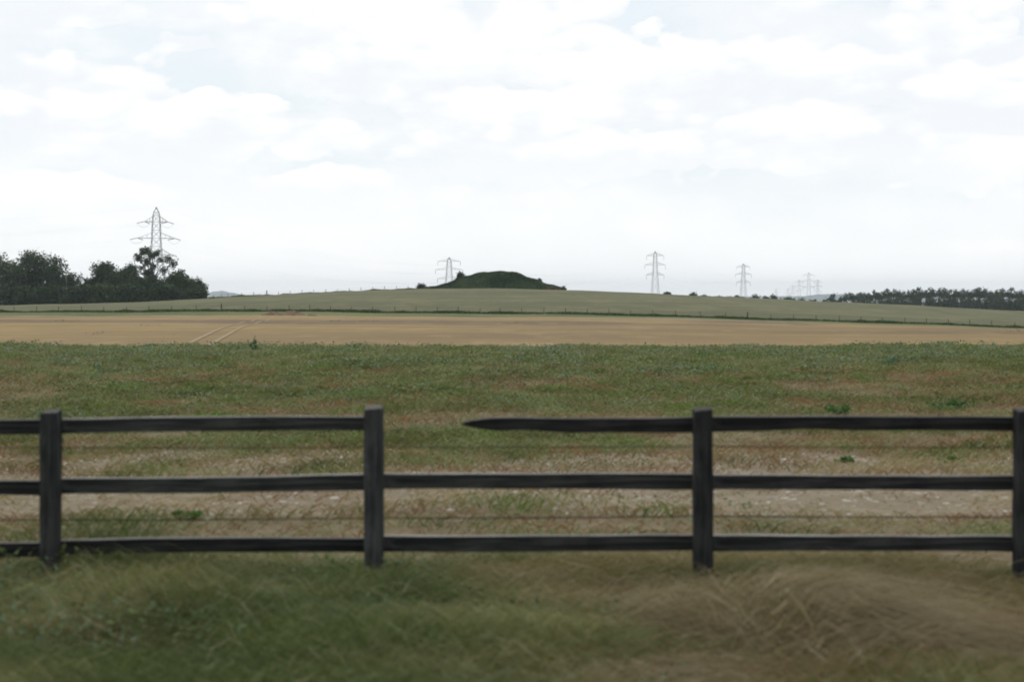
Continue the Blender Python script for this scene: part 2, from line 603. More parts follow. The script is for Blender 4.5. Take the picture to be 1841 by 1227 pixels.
M_TRACK = m_two('pressed_soil', (0.285, 0.215, 0.135), (0.31, 0.24, 0.155), 0.5)
for (a, b) in (((352, 55), (470, 226)), ((392, 55), (492, 226))):
    v, f = wheel_mark(gpt(*a), gpt(*b), 0.09)
    me = np_mesh('wheel_track', v, f, M_TRACK)
    tag(link('wheel_track', me), kind='structure')


# far blue ridge
def ridge(name, Y0, pts, depth, mat, zb):
    pts = np.array(pts, float)
    px = np.arange(pts[0, 0], pts[-1, 0] + 1, 3.0)
    py = np.interp(px, pts[:, 0], pts[:, 1])
    py = py + 0.35 * np.sin(px * 0.31) + 0.3 * np.sin(px * 0.83 + 1) + 0.25 * np.sin(px * 1.7)
    top = EYE + (530 - py) / F * Y0
    X = (px - 920.5) / F * Y0
    rows = [(-1.0, 0.0), (-0.6, 0.45), (-0.25, 0.85), (0.0, 1.0), (0.4, 0.8), (1.0, 0.0)]
    v = []
    for (d, h) in rows:
        for x, zt in zip(X, top):
            v.append((x, Y0 + d * depth, zb + (zt - zb) * h))
    nc, nr = len(px), len(rows)
    i = np.arange((nr - 1) * nc).reshape(nr - 1, nc)[:, :-1].ravel()
    q = np.stack([i, i + 1, i + nc + 1, i + nc], 1)
    o = link(name, np_mesh(name, np.array(v), q, mat, smooth=True))
    tag(o, kind='structure')
    return o


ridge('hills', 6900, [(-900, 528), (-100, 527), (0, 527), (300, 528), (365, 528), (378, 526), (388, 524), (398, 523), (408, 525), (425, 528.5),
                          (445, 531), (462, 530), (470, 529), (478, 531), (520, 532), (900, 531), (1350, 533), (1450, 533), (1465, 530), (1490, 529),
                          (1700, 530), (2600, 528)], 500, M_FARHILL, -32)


# ------------------------------------------------------------------ the mound on the skyline
MY = 472.0
SIL = np.array([(742, 520.8), (752, 519.8), (765, 518.6), (785, 516.4), (801, 512.5), (815, 507), (827, 501.8), (838, 499.4), (848, 497), (858, 494.0),
                (866, 492.2), (879, 491.0), (905, 490.4), (922, 492.4), (936, 496), (950, 502), (966, 506.5), (980, 512), (995, 516),
                (1008, 518.6), (1015, 520.2), (1022, 522)], float)


def mound_h(x, y):
    px = 920.5 + x / MY * F
    z0 = EYE + (530 - np.interp(px, [740, 880, 1020], [520.3, 519.6, 522.2])) / F * MY
    z1 = EYE + (530 - pchip(SIL[:, 0], SIL[:, 1], np.ravel(px)).reshape(np.shape(px))) / F * MY
    h = np.maximum(z1 - z0, 0)
    h = np.where((px < 742) | (px > 1019), 0, h)
    half = 10.0 + 10.0 * np.clip(h / 4.0, 0, 1)
    t = np.clip(np.abs(y - MY) / half, 0, 1)
    f = np.where(t < 0.25, 1.0, 0.5 + 0.5 * np.cos(np.pi * (t - 0.25) / 0.75))
    bump = 0.10 * np.sin(x * 1.1) + 0.08 * np.sin(x * 2.3 + y) + 0.07 * np.sin(y * 1.7 + x * 0.6)
    return z0, h * f + bump * np.clip(h * f, 0, 1) - 0.15


def build_mound():
    X = np.linspace(-31.5, 17.6, 190)
    Y = np.linspace(MY - 22, MY + 22, 90)
    Yg, Xg = np.meshgrid(Y, X, indexing='ij')
    z0, h = mound_h(Xg.ravel(), Yg.ravel())
    g = ground_z(Xg.ravel(), Yg.ravel())
    z = np.where(h > 0.02, np.maximum(g, z0) * 0 + g + h + 0.0, g - 0.3)
    # measure height from the plateau so that the outline is the one seen
    z = np.where(h > 0.02, g + h, g - 0.3)
    v = np.stack([Xg.ravel(), Yg.ravel(), z], 1)
    nr, nc = Xg.shape
    i = np.arange((nr - 1) * nc).reshape(nr - 1, nc)[:, :-1].ravel()
    q = np.stack([i, i + 1, i + nc + 1, i + nc], 1)
    o = link('mound', np_mesh('mound', v, q, M_MOUND, smooth=True))
    tag(o, kind='structure')
    return X, Y


build_mound()


# ------------------------------------------------------------------ grass and weeds
def blades(base, h, w, lean, ldir, col, curl=0.5):
    """ribbon blades: base (N,3); height, width, lean (fraction), lean direction, colour (N,3)"""
    N = len(base)
    face = rng.uniform(0, 2 * np.pi, N)
    u = np.stack([np.cos(face), np.sin(face), np.zeros(N)], 1)
    L = np.stack([np.cos(ldir), np.sin(ldir), np.zeros(N)], 1)
    up = np.array([0, 0, 1.0])
    hh, ww, ll = h[:, None], w[:, None] * 0.5, (lean * h)[:, None]
    p0 = base
    p1 = base + up * hh * 0.55 + L * ll * 0.3
    p2 = base + up * hh * (1.0 - curl * 0.4 * lean[:, None]) + L * ll
    v = np.stack([p0 - u * ww * 0.7, p0 + u * ww * 0.7, p1 - u * ww, p1 + u * ww, p2 - u * ww * 0.2, p2 + u * ww * 0.2], 1).reshape(-1, 3)
    i = (np.arange(N) * 6)[:, None]
    q = np.concatenate([i + np.array([[0, 1, 3, 2]]), i + np.array([[2, 3, 5, 4]])], 0)
    c = np.repeat(col, 6, 0)
    return v, q, c


def leaves(cen, size, col, flat=0.6):
    """small leaf-shaped quads, more or less lying flat"""
    N = len(cen)
    n = rng.normal(size=(N, 3))
    n[:, 2] = np.abs(n[:, 2]) + flat
    n /= np.linalg.norm(n, axis=1, keepdims=True)
    a = rng.normal(size=(N, 3))
    u = np.cross(n, a)
    u /= np.linalg.norm(u, axis=1, keepdims=True)
    w = np.cross(n, u)
    s = size[:, None]
    v = np.stack([cen - u * s, cen - w * s * 0.55 + n * s * 0.15, cen + u * s, cen + w * s * 0.55 + n * s * 0.15], 1).reshape(-1, 3)
    q = (np.arange(N) * 4)[:, None] + np.array([[0, 1, 2, 3]])
    return v, q, np.repeat(col, 4, 0)


def merge(parts):
    V, Q, C, o = [], [], [], 0
    for v, q, c in parts:
        V.append(v); Q.append(q + o); C.append(c)
        o += len(v)
    return np.concatenate(V), np.concatenate(Q), np.concatenate(C)


def vnoise(x, y, seed, s):
    """smooth value noise on numpy arrays, 0..1"""
    r = np.random.default_rng(seed)
    T = r.random((64, 64))
    x, y = x / s, y / s
    xi, yi = np.floor(x).astype(int), np.floor(y).astype(int)
    fx, fy = x - xi, y - yi
    fx, fy = fx * fx * (3 - 2 * fx), fy * fy * (3 - 2 * fy)
    g = lambda i, j: T[i % 64, j % 64]
    return (g(xi, yi) * (1 - fx) * (1 - fy) + g(xi + 1, yi) * fx * (1 - fy) + g(xi, yi + 1) * (1 - fx) * fy + g(xi + 1, yi + 1) * fx * fy)


def fb(x, y, seed, s):
    return (vnoise(x, y, seed, s) + 0.5 * vnoise(x, y, seed + 1, s / 2.1) + 0.25 * vnoise(x, y, seed + 2, s / 4.3)) / 1.75


def pal(t, cols):
    """blend along a list of colours by t in 0..1"""
    cols = np.array(cols)
    t = np.clip(t, 0, 1) * (len(cols) - 1)
    i = np.clip(t.astype(int), 0, len(cols) - 2)
    f = (t - i)[:, None]
    return cols[i] * (1 - f) + cols[i + 1] * f


GREEN_D, GREEN, GREEN_L = (0.070, 0.095, 0.038), (0.115, 0.150, 0.060), (0.170, 0.210, 0.090)
BLUEG = (0.125, 0.175, 0.120)
OLIVE, STRAW, BROWN = (0.170, 0.160, 0.088), (0.330, 0.280, 0.190), (0.210, 0.145, 0.095)


def scatter(n, y0, y1, half, power=1.0):
    """random points in a wedge of ground"""
    y = y0 + (y1 - y0) * rng.random(n) ** power
    x = (rng.random(n) * 2 - 1) * half(y)
    return x, y


def ribbons(paths, w, col):
    """bent stems: paths (N,K,3)"""
    N, K, _ = paths.shape
    face = rng.uniform(0, 2 * np.pi, N)
    u = np.stack([np.cos(face), np.sin(face) * 0.4, np.zeros(N)], 1)
    W = w[:, None] * np.linspace(1.0, 0.45, K)[None, :]
    v = np.stack([paths - u[:, None, :] * W[..., None], paths + u[:, None, :] * W[..., None]], 2).reshape(-1, 3)
    base = (np.arange(N) * K * 2)[:, None]
    q = np.concatenate([base + np.array([[2 * k, 2 * k + 1, 2 * k + 3, 2 * k + 2]]) for k in range(K - 1)], 0)
    return v, q, np.repeat(col, K * 2, 0)


def combed(n, y0, y1, hts, lens, wid, col_fn, thin=None, power=1.0, K=5):
    """soft grass lying over, mostly along the fence line"""
    x, y = scatter(n, y0, y1, lambda y: 1.8 + 0.40 * y, power)
    if thin is not None:
        k = rng.random(n) < thin(x, y)
        x, y = x[k], y[k]
    n = len(x)
    z = ground_z(x, y)
    H = hts(x, y) * (0.55 + 0.7 * rng.random(n))
    L = lens * (0.3 + 1.0 * rng.random(n)) * np.where(rng.random(n) < 0.62, 1, -1)
    a = rng.normal(0, 0.35, n)
    s = np.linspace(0, 1, K)[None, :]
    rise = H[:, None] * np.sin(np.minimum(s * 2.2, 2.75))
    X = x[:, None] + L[:, None] * s ** 1.3 * np.cos(a)[:, None]
    Y = y[:, None] + np.abs(L)[:, None] * s ** 1.3 * np.sin(a)[:, None] * 0.6
    Z = z[:, None] - 0.01 + rise
    return ribbons(np.stack([X, Y, Z], 2), wid(y) * (0.5 + rng.random(n)), col_fn(x, y))


def foreground():
    def hts(x, y):
        px = 920.5 + x / y * F
        h = 0.05 + 0.24 * fb(x, y, 11, 0.8) ** 1.5 + 0.05
        h = h * np.where(y > 7.7, 0.6, 1.0)
        return h * (1 + 0.75 * np.exp(-((px - 210) / 130) ** 2) * (y > 7.0))

    def cols(x, y):
        n = len(x)
        px = 920.5 + x / y * F
        tone = 0.5 * vnoise(x * 0.6, y + 30, 31, 0.30) + 0.5 * fb(x * 0.6, y, 35, 0.7)
        dry = 0.5 * vnoise(x * 0.55 + 50, y, 21, 0.38) + 0.5 * fb(x * 0.6, y + 70, 25, 0.9) + np.clip((px - 1000) / 1100, -0.18, 0.22) + rng.normal(0, 0.07, n)
        cg = pal(tone * 2.0 - 0.5 + rng.normal(0, 0.10, n), [(0.055, 0.075, 0.032), GREEN_D, (0.11, 0.14, 0.07), OLIVE, (0.20, 0.21, 0.12)])
        cd = pal(tone * 1.6 - 0.3 + rng.normal(0, 0.15, n), [(0.15, 0.11, 0.07), (0.19, 0.15, 0.095), OLIVE, (0.22, 0.185, 0.12), STRAW])
        lime = vnoise(x * 0.6 + 20, y * 1.5 + 3, 301, 0.17) + rng.normal(0, 0.05, n) > 0.88
        teal = vnoise(x * 0.4 + 80, y + 13, 303, 0.24) + rng.normal(0, 0.06, n) > 0.86
        cg = np.where(lime[:, None], np.array([0.130, 0.160, 0.055]), np.where(teal[:, None], np.array([0.100, 0.135, 0.080]), cg))
        rust = vnoise(x * 0.5 + 40, y + 23, 305, 0.33) + rng.normal(0, 0.05, n) > 0.72
        cd = np.where(rust[:, None], np.array([0.15, 0.095, 0.055]), cd)
        return np.where((dry > 0.50)[:, None], cd, cg) * np.array([1.0, 0.97, 0.85]) * (1.06 + 0.42 * rng.random((n, 1)))
    a = combed(120000, 4.6, 8.9, hts, 0.34, lambda y: 0.0030 + 0 * y, cols)
    # broad weed leaves through the grass
    m = 34000
    x, y = scatter(m, 4.9, 8.4, lambda y: 1.6 + 0.40 * y)
    px = 920.5 + x / y * F
    k = fb(x, y + 9, 41, 0.6) + np.clip((900 - px) / 4000, -0.10, 0.08)
    keep = k + rng.normal(0, 0.05, m) > 0.60
    x, y, k = x[keep], y[keep], k[keep]
    m = len(x)
    z = ground_z(x, y) + (0.02 + 0.20 * rng.random(m)) * np.clip((k - 0.5) * 6, 0.2, 1)
    col = pal(fb(x, y, 51, 0.3) * 1.2 - 0.1 + rng.normal(0, 0.15, m), [GREEN_D, GREEN_D, GREEN, BLUEG, GREEN])
    b = leaves(np.stack([x, y, z], 1), 0.010 + 0.014 * rng.random(m), col)
    pale = lambda x, y: np.array([(0.42, 0.38, 0.28)]) * (0.7 + 0.4 * rng.random((len(x), 1)))
    d = combed(1100, 4.8, 8.0, lambda x, y: 0.16 + 0.12 * rng.random(len(x)), 0.55, lambda y: 0.0022 + 0 * y, pale)
    v, q, c = merge([a, b, d])
    o = link('verge_grass', np_mesh('verge_grass', v, q, M_GRASS, c))
    tag(o, 'rough green and brown grass in front of the dark rail fence', 'grass', kind='stuff')


def dry_tussocks():
    """long dry grass thrown over to the right"""
    parts = []
    for (px, Y, ht, ln, n, sp) in ((1350, 6.9, 0.33, 0.66, 2300, 0.15), (1395, 6.7, 0.355, 0.80, 2300, 0.18), (1500, 6.5, 0.29, 0.85, 2600, 0.20),
                                   (1610, 6.3, 0.22, 0.8, 2400, 0.22), (1720, 6.1, 0.16, 0.7, 2000, 0.25), (1280, 7.1, 0.22, -0.40, 1300, 0.20), (1100, 6.2, 0.17, 0.6, 1600, 0.35),
                                   (1560, 5.6, 0.16, 0.7, 2600, 0.40), (1250, 5.7, 0.14, 0.6, 2400, 0.40), (1790, 5.7, 0.16, 0.6, 2200, 0.35), (950, 5.4, 0.12, 0.5, 1500, 0.3), (330, 5.5, 0.12, 0.5, 1500, 0.3)):
        cx = (px - 920.5) / F * Y
        bx = cx + rng.normal(0, sp, n) * 0.6
        by = Y + rng.normal(0, 0.16, n)
        bz = ground_z(bx, by) - 0.02
        H = ht * (0.55 + 0.6 * rng.random(n))
        L = ln * (0.35 + 0.9 * rng.random(n))
        a = rng.normal(0, 0.45, n)
        L = L * np.where(rng.random(n) < 0.08, -0.7, 1)
        s = np.linspace(0, 1, 6)[None, :]
        rise = H[:, None] * np.sin(np.minimum(s * 2.1, np.pi * 0.86))
        X = bx[:, None] + L[:, None] * s ** 1.5 * np.cos(a)[:, None]
        Yy = by[:, None] + np.abs(L)[:, None] * s ** 1.5 * np.sin(a)[:, None] * 0.5
        Z = bz[:, None] + rise
        col = pal(rng.random(n), [(0.17, 0.12, 0.072), (0.22, 0.165, 0.10), (0.20, 0.18, 0.10), (0.31, 0.25, 0.165), (0.42, 0.35, 0.24)]) * (0.75 + 0.6 * rng.random((n, 1)))
        parts.append(ribbons(np.stack([X, Yy, Z], 2), 0.0016 + 0.002 * rng.random(n), col))
    v, q, c = merge(parts)
    o = link('dry_grass', np_mesh('dry_grass', v, q, M_GRASS, c))
    tag(o, 'long dry brown grass bent over at the lower right', 'dry grass', kind='stuff')


def weed_strip():
    def track(y):
        a = np.clip((y - 11.1) / 0.5, 0, 1) * np.clip((13.3 - y) / 0.5, 0, 1)
        return np.clip(a + 0.40 * np.clip((y - 12.9) / 0.4, 0, 1) * np.clip((15.9 - y) / 0.6, 0, 1), 0, 1)

    def patch(x, y):
        return 0.38 * fb(x * 0.8, y, 61, 2.4) + 0.62 * vnoise(x * 0.75, y, 71, 0.42) * 0.6 + 0.62 * 0.4 * fb(x, y, 75, 1.1)

    def edge(y):
        return np.clip((y - 28) / 12, 0, 1)

    def thin(x, y):
        return np.clip(0.5 + 1.6 * (patch(x, y) - 0.35), 0.1, 1) * (1 - 0.45 * track(y)) + 0.4 * edge(y)

    def hts(x, y):
        return (0.03 + 0.22 * np.clip(patch(x, y) - 0.22, 0.02, 1)) * (1 - 0.6 * track(y)) * (1 + 0.5 * edge(y)) * (1 - 0.25 * (y < 11))

    def cols(x, y):
        n = len(x)
        p = patch(x, y)
        tone = 0.5 * fb(x * 0.6 + 9, y, 81, 0.7) + 0.5 * vnoise(x * 0.8, y, 85, 0.35)
        g = p + 0.14 * edge(y) - 0.30 * track(y) + rng.normal(0, 0.045, n)
        cg = pal(tone * 1.9 - 0.45 + 0.35 * edge(y) + rng.normal(0, 0.10, n), [GREEN_D, GREEN, OLIVE, (0.17, 0.21, 0.10), (0.22, 0.25, 0.14), (0.24, 0.26, 0.16)])
        cb = pal(tone * 1.4 - 0.2 + 0.3 * track(y) + rng.normal(0, 0.12, n), [BROWN, (0.24, 0.165, 0.115), (0.23, 0.19, 0.125), (0.28, 0.24, 0.16), STRAW])
        lime = vnoise(x * 0.7 + 20, y + 3, 311, 0.45) + rng.normal(0, 0.05, n) > 0.78
        cg = np.where(lime[:, None], np.array([0.14, 0.21, 0.07]), cg)
        rust = vnoise(x * 0.6 + 40, y + 23, 315, 0.6) + rng.normal(0, 0.05, n) > 0.66
        cb = np.where(rust[:, None], np.array([0.235, 0.155, 0.095]), cb)
        return np.where((g > 0.515)[:, None], cg, cb) * np.array([1.06, 1.0, 0.88]) * (0.85 + 0.3 * rng.random((n, 1)))
    a = combed(330000, 8.8, 45.6, hts, 0.20, lambda y: 0.0032 + 0.00030 * y, cols, thin, 0.85, 4)
    # leafy patches
    m = 170000
    x, y = scatter(m, 8.8, 45.6, lambda y: 2.0 + 0.42 * y, 0.85)
    k = fb(x * 0.6, y, 91, 0.8) * 0.6 + fb(x * 0.8, y, 61, 2.4) * 0.4
    keep = (k + rng.normal(0, 0.04, m) + 0.10 * edge(y) - 0.16 * track(y)) > 0.56
    x, y, k = x[keep], y[keep], k[keep]
    m = len(x)
    z = ground_z(x, y) + (0.02 + 0.15 * rng.random(m)) * np.clip((k - 0.48) * 7, 0.2, 1) + 0.09 * edge(y) * rng.random(m) * 1.6
    col = pal(fb(x * 0.6, y, 101, 0.6) * 1.3 - 0.15 + 0.3 * edge(y) + rng.normal(0, 0.12, m), [GREEN_D, GREEN, GREEN_L, BLUEG, (0.21, 0.25, 0.15)])
    b = leaves(np.stack([x, y, z], 1), (0.013 + 0.016 * rng.random(m)) * np.clip(y / 18, 0.7, 1.8), col)
    v, q, c = merge([a, b])
    o = link('weeds', np_mesh('weeds', v, q, M_WEED, c))
    tag(o, 'patchy green and brown weeds between the rail fence and the brown field', 'weeds', kind='stuff')


def stones():
    n = 5200
    y = np.concatenate([rng.normal(12.3, 0.6, n // 2), rng.normal(14.8, 0.5, n - n // 2)])
    x = rng.uniform(-8.5, 8.5, n)
    z = ground_z(x, y)
    s = 0.005 + 0.016 * rng.random(n) ** 3
    base = np.array([(-1, -.7, 0), (1, -.8, 0), (.9, .8, 0), (-.8, .9, 0), (-.5, -.4, .7), (.6, -.3, .8), (.4, .5, .7), (-.4, .5, .6)])
    v = base[None] * np.array([1.9, 1.0, 0.8]) * s[:, None, None] * rng.uniform(0.7, 1.4, (n, 8, 1)) + np.stack([x, y, z - 0.003], 1)[:, None, :]
    f = np.array([(4, 5, 6, 7), (0, 1, 5, 4), (1, 2, 6, 5), (2, 3, 7, 6), (3, 0, 4, 7)])
    q = (np.arange(n) * 8)[:, None, None] + f[None]
    o = link('gravel', np_mesh('gravel', v.reshape(-1, 3), q.reshape(-1, 4), M_STONE))
    tag(o, 'pale stones lying on the bare track behind the fence', 'gravel', kind='stuff')


foreground()
dry_tussocks()
weed_strip()
stones()


def mound_grass():
    n = 42000
    x = rng.uniform(-31.0, 17.2, n)
    y = rng.uniform(MY - 21, MY + 14, n)
    z0, h = mound_h(x, y)
    keep = h > 0.08
    x, y, h = x[keep], y[keep], h[keep]
    n = len(x)
    z = ground_z(x, y) + h
    t = fb(x, y, 121, 5.0)
    hgt = 0.30 + 0.45 * fb(x, y, 131, 3.0) + 0.2 * rng.random(n)
    col = pal(t * 1.4 - 0.2 + rng.normal(0, 0.15, n), [(0.020, 0.044, 0.018), (0.038, 0.068, 0.028), (0.062, 0.096, 0.038), (0.10, 0.125, 0.058)])
    low = (h < 0.35) & (x > 9) & (x < 15)
    col[low] = np.array([(0.12, 0.09, 0.06)]) * (0.7 + 0.6 * rng.random((low.sum(), 1)))
    v, q, c = blades(np.stack([x, y, z - 0.05], 1), hgt, 0.16 + 0.16 * rng.random(n), 0.2 + 0.5 * rng.random(n), rng.uniform(0, 6.28, n), col)
    o = link('mound_grass', np_mesh('mound_grass', v, q, M_TREE, c))
    tag(o, 'rank dark green grass covering the mound on the skyline', 'grass', kind='stuff')


def hedge_grass():
    """rank grass along the foot of the far fence, the crest and the field edges"""
    n = 30000
    px = rng.uniform(-260, 2100, n)
    t = fb(px * 0.1, px * 0 + 3, 141, 2.5)
    keep = rng.random(n) < np.clip(1.4 * t + 0.1, 0.3, 1)
    px, t = px[keep], t[keep]
    n = len(px)
    y = 250 + rng.normal(0, 0.9, n)
    x = (px - 920.5) / F * y
    h = (0.24 + 0.42 * t ** 1.5) * (0.5 + 0.7 * rng.random(n))
    col = pal(rng.random(n), [(0.045, 0.07, 0.03), (0.06, 0.09, 0.035), (0.09, 0.12, 0.05)])
    a = blades(np.stack([x, y, ground_z(x, y) - 0.02], 1), h, 0.10 + 0.08 * rng.random(n), 0.3 + 0.5 * rng.random(n), rng.uniform(0, 6.28, n), col)
    n = 9000
    px = rng.uniform(375, 770, n)
    t = fb(px * 0.1, px * 0 + 3, 151, 1.6)
    y = 455 + rng.normal(0, 2.0, n)
    x = (px - 920.5) / F * y
    h = (0.08 + 0.75 * t ** 2) * (0.5 + 0.6 * rng.random(n))
    col = pal(rng.random(n), [(0.04, 0.06, 0.03), (0.06, 0.085, 0.035), (0.09, 0.11, 0.05)])
    b = blades(np.stack([x, y, ground_z(x, y) - 0.02], 1), h, 0.16 + 0.1 * rng.random(n), 0.3 + 0.5 * rng.random(n), rng.uniform(0, 6.28, n), col)
    v, q, c = merge([a, b])
    o = link('rank_grass', np_mesh('rank_grass', v, q, M_TREE, c))
    tag(o, 'ragged dark grass along the foot of the far fence and the skyline', 'grass', kind='stuff')


mound_grass()
hedge_grass()


# ------------------------------------------------------------------ single weeds that stand out
def weed_plant(px, py_top, py_base, spread, label, tones, stem=False):
    # the depth at which its foot meets the ground
    Y = 12.0
    for _ in range(40):
        x = (px - 920.5) / F * Y
        Y = (EYE - gz(x, Y)) * F / (py_base - 530.0)
        Y = min(max(Y, 9.0), 44.5)
    x = (px - 920.5) / F * Y
    z = gz(x, Y)
    H = (py_base - py_top) / F * Y
    root = empty('weed_plant', (x, Y, z))
    tag(root, label, 'weed', 'weeds that stand out of the rough strip')
    sp = spread / F * Y
    mb = MB()
    tips = []
    for k in range(7):
        a = rng.uniform(0, 6.28)
        r = sp * 0.5 * rng.random() ** 0.6
        hh = H * (0.55 + 0.45 * rng.random()) * (1 - 0.45 * r / max(sp * 0.5, 1e-3))
        tip = (math.cos(a) * r, math.sin(a) * r * 0.7, hh)
        mb.tube([(0, 0, -0.02), (tip[0] * 0.4, tip[1] * 0.4, hh * 0.5), tip], [0.008, 0.006, 0.003], 5)
        tips.append(tip)
    mb.build('stem', M_STEMW, root)
    n = int(min(420, 20 + spread * 5.5))
    k = rng.integers(0, 7, n)
    f = 0.15 + 0.9 * rng.random(n) ** 0.7
    T = np.array(tips)[k]
    c0 = T * f[:, None] * np.array([1, 1, 0.9]) + rng.normal(0, 0.22, (n, 3)) * np.array([sp * 0.35, sp * 0.3, H * 0.25])
    c0[:, 2] = np.maximum(c0[:, 2], 0.01)
    col = pal(rng.random(n), tones) * (0.8 + 0.4 * rng.random((n, 1)))
    v, q, c = leaves(c0, (0.016 + 0.022 * rng.random(n)) * max(Y / 24, 0.7), col, 0.3)
    link('foliage', np_mesh('foliage', v, q, M_WEED, c), root)


M_STEMW = m_two('weed_stem', (0.06, 0.085, 0.035), (0.09, 0.11, 0.05), 20.0)
G1 = [(0.05, 0.11, 0.035), (0.08, 0.17, 0.05), (0.10, 0.21, 0.06)]
G2 = [(0.09, 0.15, 0.10), (0.12, 0.20, 0.13)]
G3 = [(0.08, 0.13, 0.06), (0.12, 0.18, 0.08)]
weed_plant(1512, 722, 748, 62, 'bushy bright green weed just above the top rail between the two right-hand posts', G1)
weed_plant(1705, 708, 742, 85, 'widest green weed above the top rail near the rightmost post', [G1[0], (0.06, 0.14, 0.03), G2[0]])
weed_plant(1598, 636, 662, 60, 'bluish green weed high in the weedy strip on the right', G2)
weed_plant(456, 598, 636, 20, 'tall thin weed sticking up in front of the brown field on the left', G3)
weed_plant(640, 612, 630, 22, 'short dark weed at the edge of the brown field above the left rails', G1)
weed_plant(330, 912, 934, 62, 'low bright green weed on the bare track between the two lower left rails', [G1[1], (0.07, 0.15, 0.03)])
weed_plant(172, 733, 753, 50, 'leafy green weed just above the top rail beside the leftmost post', G1)
weed_plant(175, 657, 672, 30, 'small dark bluish weed high on the left of the weedy strip', G2)
weed_plant(1524, 818, 834, 44, 'low green weed on the pale stones between the right top and middle rails', G1)
weed_plant(1708, 816, 835, 56, 'broad green weed beside the stones left of the rightmost post', G1)


# ------------------------------------------------------------------ the near post and rail fence
FY = 8.30


def board(p, q, hgt, thick, parent, broken=False, warp=0.0018, name='rail', sag=0.0):
    """a sawn board between two points, its edges slightly uneven"""
    p, q = Vector(p), Vector(q)
    n = 26
    r = random.Random(int(p.x * 1000 + p.z * 777))
    ph = [r.uniform(0, 6.28) for _ in range(6)]
    vs, fs = [], []
    bite = r.uniform(0.12, 0.88)
    notch = r.choice((0, 0, 1))
    for i in range(n + 1):
        f = i / n
        c = p.lerp(q, f)
        up = hgt / 2 + warp * math.sin(5 * f + ph[0]) + warp * 0.5 * math.sin(17 * f + ph[1])
        dn = hgt / 2 + warp * math.sin(4 * f + ph[2]) + warp * 0.6 * math.sin(13 * f + ph[3]) - 0.010 * math.exp(-((f - bite) / 0.09) ** 2) * notch
        dz = sag * (4 * f * (1 - f)) + warp * math.sin(3 * f + ph[4])
        if broken and f < 0.16:
            k = f / 0.16
            up *= 0.22 + 0.78 * k ** 0.45 + 0.10 * math.sin(i * 5.0) * (1 - k)
            dn *= 0.15 + 0.85 * k ** 0.7 + 0.12 * math.sin(i * 3.3) * (1 - k)
            dz += 0.004 * (1 - k)
        yo = 0.003 * math.sin(6 * f + ph[5])
        for (dy, z) in ((-thick / 2, -dn), (-thick / 2, up), (thick / 2, up), (thick / 2, -dn)):
            vs.append((c.x + (0.012 * math.sin(i * 3.1 + z * 90) if i in (0, n) else 0), c.y + dy + yo, c.z + dz + z))
    for i in range(n):
        for k in range(4):
            a, b = i * 4 + k, i * 4 + (k + 1) % 4
            fs.append((a, b, b + 4, a + 4))
    fs.append((3, 2, 1, 0))
    fs.append((n * 4, n * 4 + 1, n * 4 + 2, n * 4 + 3))
    c0 = (p + q) / 2
    me = bpy.data.meshes.new(name)
    me.from_pydata([(a - c0.x, b - c0.y, c - c0.z) for a, b, c in vs], [], fs)
    me.update()
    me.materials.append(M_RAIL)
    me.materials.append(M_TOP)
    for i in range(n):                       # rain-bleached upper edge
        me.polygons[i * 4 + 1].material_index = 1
    o = link(name, me, parent)
    o.location = c0 - parent.location
    bv = o.modifiers.new('soft edges', 'BEVEL')
    bv.width = 0.003
    bv.segments = 1
    bv.limit_method = 'ANGLE'
    return o


def fence_post(px, py_top, wpx, parent, seed):
    r = random.Random(seed)
    x = (px - 920.5) / F * FY
    zt = EYE - (py_top - 530) / F * FY
    zb = gz(x, FY) - 0.25
    w = wpx / F * FY / 2
    d = 0.055
    vs, fs = [], []
    n = 14
    lean = r.uniform(-0.006, 0.006)
    for i in range(n + 1):
        f = i / n
        z = zb + (zt - zb) * f
        k = 1 + 0.03 * math.sin(7 * f + seed) + 0.02 * math.sin(19 * f + 2 * seed)
        cx = lean * f
        for (sx, sy) in ((-1, -1), (1, -1), (1, 1), (-1, 1)):
            zz = z
            if i == n: zz = z - 0.010 * (sy < 0) + 0.004 * sx + r.uniform(-0.003, 0.003)
            vs.append((cx + sx * w * k, sy * d * k, zz))
    for i in range(n):
        for k in range(4):
            a, b = i * 4 + k, i * 4 + (k + 1) % 4
            fs.append((a, b, b + 4, a + 4))
    fs.append((3, 2, 1, 0))
    fs.append((n * 4, n * 4 + 1, n * 4 + 2, n * 4 + 3))
    me = bpy.data.meshes.new('post')
    me.from_pydata(vs, [], fs)
    me.update()
    me.materials.append(M_POST)
    me.materials.append(M_TOP2)
    me.polygons[len(fs) - 1].material_index = 1
    o = link('post', me, parent)
    o.location = Vector((x, FY, 0)) - parent.location
    bv = o.modifiers.new('soft edges', 'BEVEL')
    bv.width = 0.005
    bv.segments = 2
    bv.limit_method = 'ANGLE'
    return o


M_TOP2 = m_wood('weathered_end_grain', (0.07, 0.065, 0.062), (0.13, 0.12, 0.115), 'Z')


